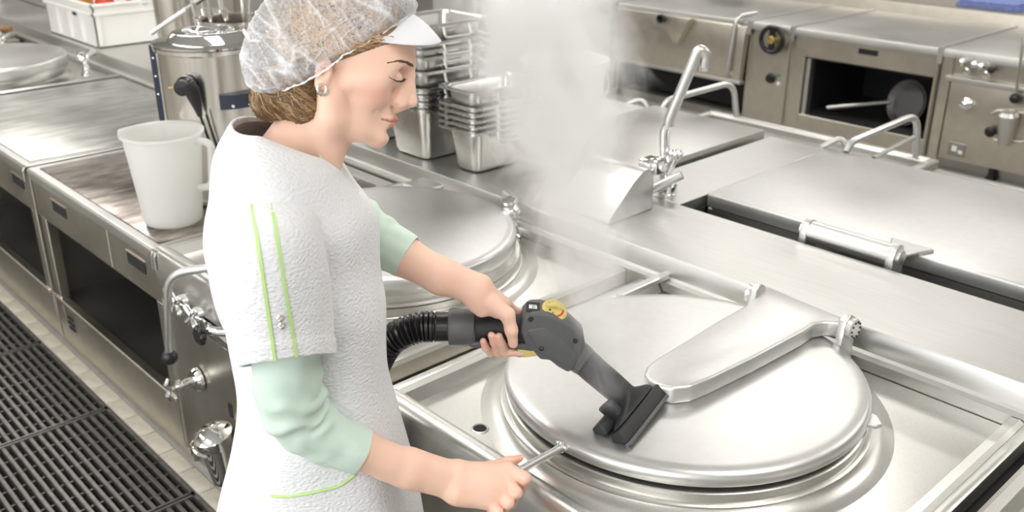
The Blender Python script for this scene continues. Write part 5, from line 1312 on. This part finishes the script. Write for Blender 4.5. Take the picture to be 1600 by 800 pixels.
# green stripes on the near sleeve: picked on the sleeve surface, running hem-wards
def px_of(p):
    x = p[0] * CH + p[1] * SH; y = -p[0] * SH + p[1] * CH; z = p[2] - HCAM; d = y * math.cos(PITCH) - z * math.sin(PITCH)
    return 800 + FPX * x / d, 400 - FPX * (y * math.sin(PITCH) + z * math.cos(PITCH)) / d
def on_sleeve(i, px):
    r_ = SG[i]; n = len(r_); best = None
    for k in range(n // 2):
        a, b = px_of(r_[k]), px_of(r_[(k + 1) % n])
        if (a[0] - px) * (b[0] - px) <= 0:
            t = (px - a[0]) / (b[0] - a[0] + 1e-9); q_ = r_[k] * (1 - t) + r_[(k + 1) % n] * t; tn_ = r_[(k + 1) % n] - r_[k]
            if best is None or np.linalg.norm(q_[:2]) < np.linalg.norm(best[0][:2]): best = (q_, tn_ / np.linalg.norm(tn_))
    return best
def stripe(pa, pb, w_, name, m, lift=.002):
    L_ = []
    for i in range(len(SG)):
        mid_ = px_of(SG[i][len(SG[i]) // 4])[1]
        t = (mid_ - 318) / (551 - 318)
        if t < -.06 : continue
        hit = on_sleeve(i, pa + (pb - pa) * t)
        if hit is None: continue
        p, tn_ = hit; nr = np.cross(tn_, (0, 0, 1)); nr /= np.linalg.norm(nr)
        if nr @ (-p * np.array((1, 1, 0))) < 0: nr = -nr
        q_ = p + nr * lift; L_.append((q_ - tn_ * w_ / 2, q_ + tn_ * w_ / 2, q_ - nr * .003))
    vs, fs = [], []
    for i, (a, b, c) in enumerate(L_):
        vs += [a, b, c]
        if i: n0 = (i - 1) * 3; fs += [(n0, n0 + 1, n0 + 4, n0 + 3), (n0 + 1, n0 + 2, n0 + 5, n0 + 4), (n0 + 2, n0, n0 + 3, n0 + 5)]
    return obj(name, MB().add(vs, fs), m, slv)
stripe(394, 428, .0045, 'green_stripe', 'lime_piping'); stripe(424, 461, .0045, 'green_stripe', 'lime_piping')
for py, px in ((496, 436), (511, 439)):
    best = min(((i, k) for i in range(len(SG)) for k in range(36)), key=lambda q_: (px_of(SG[q_[0]][q_[1]])[0] - px) ** 2 + (px_of(SG[q_[0]][q_[1]])[1] - py) ** 2)
    c = Vector(SG[best[0]][best[1]]); dv_ = Vector((-c.x, -c.y, .2)).normalized()
    obj('snap_button', MB().lathe([(.0048, 0), (.0048, .0022), (.0035, .003), (.0025, .0016), (.001, .0016)], c, 16, dv_), 'silver', slv)
# hem stitch line of the sleeve
# pocket piping on the lower tunic
def on_tunic(px, py):
    best = min(((i, k) for i in range(40, len(G)) for k in range(1, 36)), key=lambda q_: (px_of(G[q_[0]][q_[1]])[0] - px) ** 2 + (px_of(G[q_[0]][q_[1]])[1] - py) ** 2)
    c = Vector(G[best[0]][best[1]]); return c + Vector((-c.x, -c.y, .1)).normalized() * .002
pp = [on_tunic(*q_) for q_ in ((429, 774), (455, 775), (485, 771), (512, 763), (535, 753), (550, 742))]
sm = [Vector(q_[0]) for q_ in crom([[p] for p in pp], 5)]
obj('pocket_piping', MB().tube(sm, .0022, 8), 'lime_piping', tunic)
# trousers below the tunic
tr_ = MB()
for y in (-1, 1):
    a = Y2W((-.33, 1.44 + .07 * y, .72)); b = Y2W((-.30, 1.44 + .09 * y, .45)); c = Y2W((-.36, 1.44 + .09 * y, .06))
    obj('trouser_leg', MB().tube([a, b, c], [.085, .078, .075], 24), 'trouser', woman)
# undershirt collar and sleeves
ucr = prow((425, 222), (518, 256), 1.457, .058, tzc=.02, n=40)
obj('undershirt_collar', MB().tube(ucr[-4:] + ucr[:6], .006, 8, True, 2.0), 'mint_jersey', woman)
def mint_sleeve(path, rad, wr, sc_=1, seed=0, per=14):
    pts = [Vector(q_[0]) for q_ in crom([[p] for p in path], per)]; m = len(pts); t0 = None; rings = []
    rads = np.interp(np.linspace(0, len(rad) - 1, m), range(len(rad)), rad)
    nrm = Vector((0, 0, 1)); n = 48; acc = 0
    for i in range(m):
        tg = (pts[min(i + 1, m - 1)] - pts[max(i - 1, 0)]).normalized()
        if i == 0 and abs(tg.z) > .8: nrm = Vector((1, 0, 0))
        nrm = (nrm - tg * nrm.dot(tg)).normalized(); bn = tg.cross(nrm); acc += (pts[i] - pts[i - 1]).length if i else 0
        ring = []; u = i / (m - 1)
        for k in range(n):
            a = 2 * math.pi * k / n; dr = nrm * math.cos(a) + bn * math.sin(a)
            ang = math.cos(a); ph = acc * 150 + 2.2 * math.sin(a + seed) + 2.5 * N((acc * 14, math.cos(a) * 1.3, math.sin(a) * 1.3 + seed))
            f = wr(u) * (math.sin(ph) * .5 + .5) ** 1.5 * (.6 + .6 * N((acc * 20, math.cos(a) * 2, math.sin(a) * 2 + 4 + seed)))
            f += .003 * N((acc * 25, math.cos(a) * 2 + 8, math.sin(a) * 2))
            ring.append(pts[i] + dr * (rads[i] + f))
        rings.append(np.array([list(q_) for q_ in ring]))
    return np.array(rings)
g = mint_sleeve([atd(450, 530, 1.258), atd(448, 575, 1.260), atd(452, 615, 1.266), atd(470, 655, 1.277), atd(512, 683, 1.288), atd(563, 704, 1.30)], [.050, .0500, .0510, .0475, .0425, .0388], lambda u: .008 * math.sin(math.pi * min(1, max(0, (u - .12) / .75))))
ms = gridmesh('undershirt_sleeve', g, 'mint_jersey', woman, .003); ms['label'] = 'pale mint sleeve pushed up to the elbow'
g = mint_sleeve([atd(500, 318, 1.61), atd(545, 345, 1.625), atd(590, 375, 1.62), atd(637, 402, 1.603)], [.055, .053, .046, .0415], lambda u: .006 * math.sin(math.pi * min(1, max(0, (u - .1) / .75))), seed=2)
ms = gridmesh('undershirt_sleeve', g, 'mint_jersey', woman, .003)
obj('shoe', MB().sphere(Y2W((-.31, 1.35, .045)), .05, 16, 10, (1, 1, .8)), 'white_plastic', woman); obj('shoe', MB().sphere(Y2W((-.31, 1.53, .045)), .05, 16, 10, (1, 1, .8)), 'white_plastic', woman)

# ================================================================== steam cleaning gun
def W(px, py, d): return atd(px, py, d)
bc = W(985, 655, 1.56)
gun = thing('steam_gun', 'grey and black steam cleaner gun with yellow dial held over the lid', 'steam cleaner', Vector((bc.x, bc.y, LZ + .003)))
hose_c = [W(722, 511, GD), W(690, 511, GD), W(655, 512, GD), W(622, 524, GD), W(600, 545, 1.605), W(575, 600, 1.63), W(545, 700, 1.66), W(520, 860, 1.66)]
cp = [Vector(q_[0]) for q_ in crom([[p] for p in hose_c], 40)]
# resample evenly and add ribs
L_ = [0]
for i in range(1, len(cp)): L_.append(L_[-1] + (cp[i] - cp[i - 1]).length)
tot = L_[-1]; step = .0016; pts = []; rad = []; j = 0; x = 0
while x < tot:
    while L_[j + 1] < x: j += 1
    f = (x - L_[j]) / (L_[j + 1] - L_[j]); pts.append(cp[j].lerp(cp[j + 1], f))
    if x < .048: r_ = .0285
    elif x < .075: r_ = .0295 if (x % .0085) > .0022 else .0262
    else: r_ = .0275 + .0028 * math.sin(x / .0088 * 2 * math.pi)
    rad.append(r_); x += step
obj('hose', MB().tube(pts, rad, 20), 'black_plastic', gun)
def tubepx(name, seq, m, n=24, parent=gun, sharp=35): # seq of (px,py,d,r)
    return obj(name, MB().tube([W(a, b, d) for a, b, d, r in seq], [r for a, b, d, r in seq], n), m, parent, sharp)
col_ = tubepx('collar', [(701, 511, GD, .030), (702, 511, GD, .0345), (706, 511, GD, .0365), (727, 512, GD, .0355), (740, 513, GD, .0325), (743, 513, GD, .0285)], 'grey_plastic')
tubepx('grip', [(735, 513, GD, .0265), (760, 513, GD, .0268), (790, 513, GD, .0275), (822, 515, GD, .0285), (840, 520, GD, .024)], 'black_matte')
def slab(name, pxs, d0, d1, m, bev=.005, parent=gun, seg=3, sharp=50):
    """outline seen from the side, given thickness from d0 to d1 along the gun's width"""
    bm = bmesh.new(); a = [bm.verts.new(W(px, py, (d0 + d1) / 2) + Y2W((0, d0 - (d0 + d1) / 2, 0))) for px, py in pxs]; b = [bm.verts.new(W(px, py, (d0 + d1) / 2) + Y2W((0, d1 - (d0 + d1) / 2, 0))) for px, py in pxs]; n = len(pxs)
    bm.faces.new(a); bm.faces.new(b)
    for i in range(n): bm.faces.new((a[i], a[(i + 1) % n], b[(i + 1) % n], b[i]))
    bmesh.ops.recalc_face_normals(bm, faces=list(bm.faces))
    if bev: bmesh.ops.bevel(bm, geom=list(bm.edges), offset=bev, segments=seg, profile=.5, affect='EDGES', clamp_overlap=True)
    bm.verts.index_update(); mb = MB().add([q_.co.copy() for q_ in bm.verts], [[q_.index for q_ in f.verts] for f in bm.faces]); bm.free()
    return obj(name, mb, m, parent, sharp)
slab('grip_underside', [(733, 524), (812, 527), (836, 527), (836, 541), (812, 538), (790, 536), (733, 534)], GD - .026, GD + .026, 'grey_plastic', .006)
bd = slab('gun_body', [(812, 505), (817, 487), (828, 478), (846, 478), (866, 484), (888, 497), (911, 518), (913, 528), (903, 548), (894, 566), (886, 570), (870, 561), (858, 551), (843, 550), (834, 538), (822, 530)], GD - .032, GD + .032, 'grey_plastic', .009, seg=4)
slab('body_side_ridge', [(822, 503), (850, 498), (880, 520), (902, 540), (890, 562), (862, 547), (842, 540)], GD - .0345, GD + .0345, 'grey_plastic', .004)
tubepx('nozzle_ring', [(892, 548, GD, .0285), (899, 554, GD, .0300), (908, 561, GD, .0295), (914, 566, GD, .0282)], 'grey_plastic')
dax = Y2W((.28, -.42, .86)).normalized(); dc = W(863, 491, GD)
dl = obj('dial', MB().lathe([(.0245, -.004), (.0245, .012), (.0238, .0150), (.0205, .0168), (.0195, .0160), (.001, .0160)], dc, 40, dax), 'yellow_plastic', gun)
def ondial(u, v, h=.0164):
    e1 = (Y2W((1, 0, 0)) - dax * Y2W((1, 0, 0)).dot(dax)).normalized(); e2 = dax.cross(e1); return dc + dax * h + e1 * u + e2 * v
def mark(name, poly, m, parent): return obj(name, MB().add([ondial(u, v) for u, v in poly], [tuple(range(len(poly)))]), m, parent, recalc=False)
obj('dial_grip', MB().tube([ondial(-.016, .004, .017), ondial(.0, .006, .021), ondial(.016, .004, .017)], [.003, .005, .003], 10), 'yellow_plastic', dl)
arc = [(.0175 * math.cos(R(a)), .0175 * math.sin(R(a))) for a in range(-75, 6, 10)] + [(.0135 * math.cos(R(a)), .0135 * math.sin(R(a))) for a in range(5, -76, -10)]
mark('red_arc', arc, 'red_plastic', dl)
mark('dial_symbol', [(-.012, -.006), (-.008, -.006), (-.008, -.002), (-.012, -.002)], 'black_matte', dl)
mark('dial_symbol', [(-.006, -.010), (-.003, -.010), (-.003, -.008), (-.006, -.008)], 'black_matte', dl)
mark('dial_symbol', [(.004, .009), (.012, .009), (.012, .0105), (.004, .0105)], 'black_matte', dl)
mark('dial_symbol', [(-.012, .010), (-.005, .010), (-.005, .0115), (-.012, .0115)], 'black_matte', dl)
lx = Y2W((.75, -.45, .12)).normalized(); lb = W(832, 486, GD - .02)
e1 = (W(846, 488, GD - .026) - W(824, 486, GD - .026)).normalized(); e2 = Y2W((0.05, .85, .35)).normalized(); e2 = (e2 - e1 * e2.dot(e1)).normalized(); lc0 = W(833, 481.5, GD - .012)
nl = e1.cross(e2).normalized(); nl = nl if nl.z > 0 else -nl
def lab(name, u0, u1, v0, v1, h, m, parent): return obj(name, MB().add([lc0 + e1 * u + e2 * v + nl * hh for hh in (h - .0015, h) for u, v in ((u0, v0), (u1, v0), (u1, v1), (u0, v1))], [(0, 1, 2, 3), (4, 5, 6, 7), (0, 1, 5, 4), (1, 2, 6, 5), (2, 3, 7, 6), (3, 0, 4, 7)]), m, parent)
lb_ = lab('control_label', -.013, .012, -.012, .012, .0030, 'black_matte', gun)
for u0, u1, v0, v1 in ((-.008, -.002, -.004, .003), (-.001, .006, -.004, -.002), (-.001, .006, 0, .002), (.003, .007, -.004, .003), (-.008, .006, .004, .0052)): lab('label_symbol', u0, u1, v0, v1, .0036, 'white_print', lb_)
slab('trigger', [(808, 537), (838, 539), (842, 548), (818, 551), (810, 545)], GD - .024, GD + .018, 'yellow_plastic', .002)
for px, py in ((829, 499), (899, 533), (846, 545)):
    c = W(px, py, GD - .0348); obj('screw', MB().lathe([(.0048, -.002), (.0048, .0008), (.0032, .0008), (.0030, -.0004), (.001, -.0004)], c, 16, Y2W((0, -1, .15))), 'black_matte', bd)
# black nozzle tube, flared floor tool and squeegee bar
ND = 1.578
tubepx('nozzle_tube', [(910, 562, 1.598, .0272), (930, 580, 1.59, .0268), (955, 601, 1.582, .0262), (972, 616, 1.576, .0255)], 'black_matte')
br0 = atz(966, 684, .800); br1 = atz(1026, 609, .812); bdv = (br1 - br0).normalized(); ax = bdv; tdir = (W(972, 616, 1.576) - W(910, 562, 1.598)).normalized()
sd2 = (tdir - ax * tdir.dot(ax)).normalized(); up2 = ax.cross(sd2).normalized(); up2 = up2 if up2.z > 0 else -up2
mid_ = (br0 + br1) / 2; hl = (br1 - br0).length / 2
def frame_box(c, a, b, e, ha, hb, he, name, m, bev=.004):
    bm = bmesh.new(); vs = [bm.verts.new(c + a * sa * ha + b * sb * hb + e * se * he) for sa in (-1, 1) for sb in (-1, 1) for se in (-1, 1)]
    for f in ((0, 1, 3, 2), (4, 6, 7, 5), (0, 4, 5, 1), (2, 3, 7, 6), (0, 2, 6, 4), (1, 5, 7, 3)): bm.faces.new([vs[i] for i in f])
    bmesh.ops.bevel(bm, geom=list(bm.edges), offset=bev, segments=3, profile=.5, affect='EDGES'); bm.verts.index_update()
    mb = MB().add([q_.co.copy() for q_ in bm.verts], [[q_.index for q_ in f.verts] for f in bm.faces]); bm.free(); return obj(name, mb, m, gun, 45)
nzc = W(972, 616, 1.576); rings = []
for i in range(9):
    t = i / 8; s_ = t * t * (3 - 2 * t); c = nzc.lerp(mid_ - sd2 * .012, t); ha = .0255 + (hl * .93 - .0255) * s_ ** 1.3; hb = .0255 + (.013 - .0255) * s_; ring = []
    e_a = (ax - tdir * ax.dot(tdir)).normalized().lerp(ax, t).normalized(); e_b = tdir.cross(e_a).normalized()
    for k in range(32):
        a = 2 * math.pi * k / 32; ca, sa = math.cos(a), math.sin(a); pw = 1 - .35 * t
        ring.append(c + e_a * math.copysign(abs(ca) ** pw, ca) * ha + e_b * math.copysign(abs(sa) ** pw, sa) * hb)
    rings.append(ring)
obj('tool_flare', MB().loft(rings), 'black_matte', gun, 60)
frame_box(mid_ + sd2 * .004, ax, sd2, up2, hl, .014, .014, 'tool_bar', 'black_matte')
frame_box(mid_ + sd2 * .021 + up2 * .002, ax, sd2, up2, hl, .004, .012, 'squeegee_lip', 'grey_plastic', .002)
frame_box(mid_ + sd2 * .013 - up2 * .016, ax, sd2, up2, hl * .98, .008, .005, 'bristle_strip', 'black_matte', .002)
frame_box(W(948, 662, 1.53), ax, sd2, up2, .030, .013, .013, 'hinge_lug', 'black_matte', .005)
frame_box(W(972, 655, 1.535), tdir, ax, up2, .045, .011, .016, 'tool_rib', 'black_matte', .006)

# ================================================================== steam rising from the cleaning tool
def steam_obj(name, label, ctrl, dens, noise_s, seed, lowfade, thr=-.42):
    A = np.array([P(*c[:3]) for c in ctrl]); rad = np.array([c[3] for c in ctrl]); z = A[:, 2]; zb0 = z[0]
    cx = np.polyfit(z - zb0, A[:, 0], 2); cy = np.polyfit(z - zb0, A[:, 1], 1); cr = np.polyfit(z - zb0, rad, 2); zm = z[-1] - zb0
    base = np.array((A[0, 0], A[0, 1], zb0)); rings = []
    for i in range(15):
        h = -.02 + (zm + .04) * i / 14; r_ = np.polyval(cr, h) * 1.08
        rings.append([Vector((np.polyval(cx, h) - base[0] + r_ * math.cos(2 * math.pi * k / 28), np.polyval(cy, h) - base[1] + r_ * math.sin(2 * math.pi * k / 28), h)) for k in range(28)])
    me = bpy.data.meshes.new(name); mb = MB().loft(rings); me.from_pydata([tuple(v) for v in mb.v], [], mb.f); me.update()
    o = bpy.data.objects.new(name, me); COL.objects.link(o); o.location = Y2W(base); o.rotation_euler = (0, 0, HEAD)
    m = bpy.data.materials.new(name); m.use_nodes = True; nt = m.node_tree; nt.nodes.clear(); L = nt.links.new
    def N_(t, **k):
        n = nt.nodes.new(t)
        for a, b in k.items(): setattr(n, a, b)
        return n
    def mth(op, a, b=None, c=None, clamp=False):
        n = N_('ShaderNodeMath', operation=op); n.use_clamp = clamp
        for i, v in enumerate((a, b, c)):
            if v is None: continue
            if isinstance(v, (int, float)): n.inputs[i].default_value = float(v)
            else: L(v, n.inputs[i])
        return n.outputs[0]
    tc = N_('ShaderNodeTexCoord'); sx = N_('ShaderNodeSeparateXYZ'); L(tc.outputs['Object'], sx.inputs[0]); X, Y, Z = sx.outputs
    def poly(c, off):
        v = None
        for q_ in c: v = mth('ADD', float(q_), 0) if v is None else mth('MULTIPLY_ADD', v, Z, float(q_))
        return mth('SUBTRACT', v, float(off)) if off else v
    dx = mth('SUBTRACT', X, poly(cx, base[0])); dy = mth('SUBTRACT', Y, poly(cy, base[1])); rr = poly(cr, 0)
    r_ = mth('DIVIDE', mth('SQRT', mth('ADD', mth('MULTIPLY', dx, dx), mth('MULTIPLY', dy, dy))), rr)
    fall = N_('ShaderNodeMapRange', interpolation_type='SMOOTHSTEP'); L(r_, fall.inputs[0]); fall.inputs[1].default_value = 1; fall.inputs[2].default_value = .1; fall.inputs[3].default_value = 0; fall.inputs[4].default_value = 1
    mp = N_('ShaderNodeMapping'); mp.inputs['Location'].default_value = (seed, seed * 2, seed * 3); mp.inputs['Scale'].default_value = (1, 1, .75); L(tc.outputs['Object'], mp.inputs[0])
    nz = N_('ShaderNodeTexNoise'); nz.inputs['Scale'].default_value = noise_s; nz.inputs['Detail'].default_value = 6; nz.inputs['Roughness'].default_value = .62; nz.inputs['Distortion'].default_value = 1.0; L(mp.outputs[0], nz.inputs[0])
    d = mth('ADD', mth('MULTIPLY', fall.outputs[0], 1.25), mth('MULTIPLY_ADD', nz.outputs[0], 4.6, -2.15)); d = mth('ADD', d, thr, clamp=False); d = mth('MAXIMUM', d, 0)
    d = mth('MULTIPLY', d, mth('MULTIPLY_ADD', fall.outputs[0], .8, .2)); d = mth('MULTIPLY', d, mth('MINIMUM', mth('MULTIPLY', fall.outputs[0], 6), 1))
    lf = N_('ShaderNodeMapRange', interpolation_type='SMOOTHSTEP'); L(Z, lf.inputs[0]); lf.inputs[1].default_value = -.02; lf.inputs[2].default_value = lowfade[0]; lf.inputs[3].default_value = lowfade[1]; lf.inputs[4].default_value = 1
    d = mth('MULTIPLY', mth('MULTIPLY', d, lf.outputs[0]), dens)
    vs = N_('ShaderNodeVolumeScatter'); vs.inputs['Color'].default_value = (1, 1, 1, 1); vs.inputs['Anisotropy'].default_value = .15; L(d, vs.inputs['Density'])
    om = N_('ShaderNodeOutputMaterial'); L(vs.outputs[0], om.inputs['Volume']); me.materials.append(m)
    o['kind'] = 'stuff'; tag(o, label, 'steam'); return o
steam_obj('steam', 'white plume of steam rising from the cleaning tool past the containers', [(950, 560, 1.60, .085), (915, 440, 1.63, .12), (888, 320, 1.66, .17), (872, 200, 1.70, .215), (862, 90, 1.74, .24), (855, -20, 1.77, .26), (850, -90, 1.79, .27)], 22, 9.0, 1.3, (.26, .42), -.52)
steam_obj('steam', 'thin veil of steam around the nozzle of the cleaning gun', [(935, 640, 1.50, .05), (940, 615, 1.53, .075), (938, 585, 1.56, .085), (935, 555, 1.575, .075), (930, 525, 1.59, .05)], 6, 14, 4.7, (.02, .3), -.45)
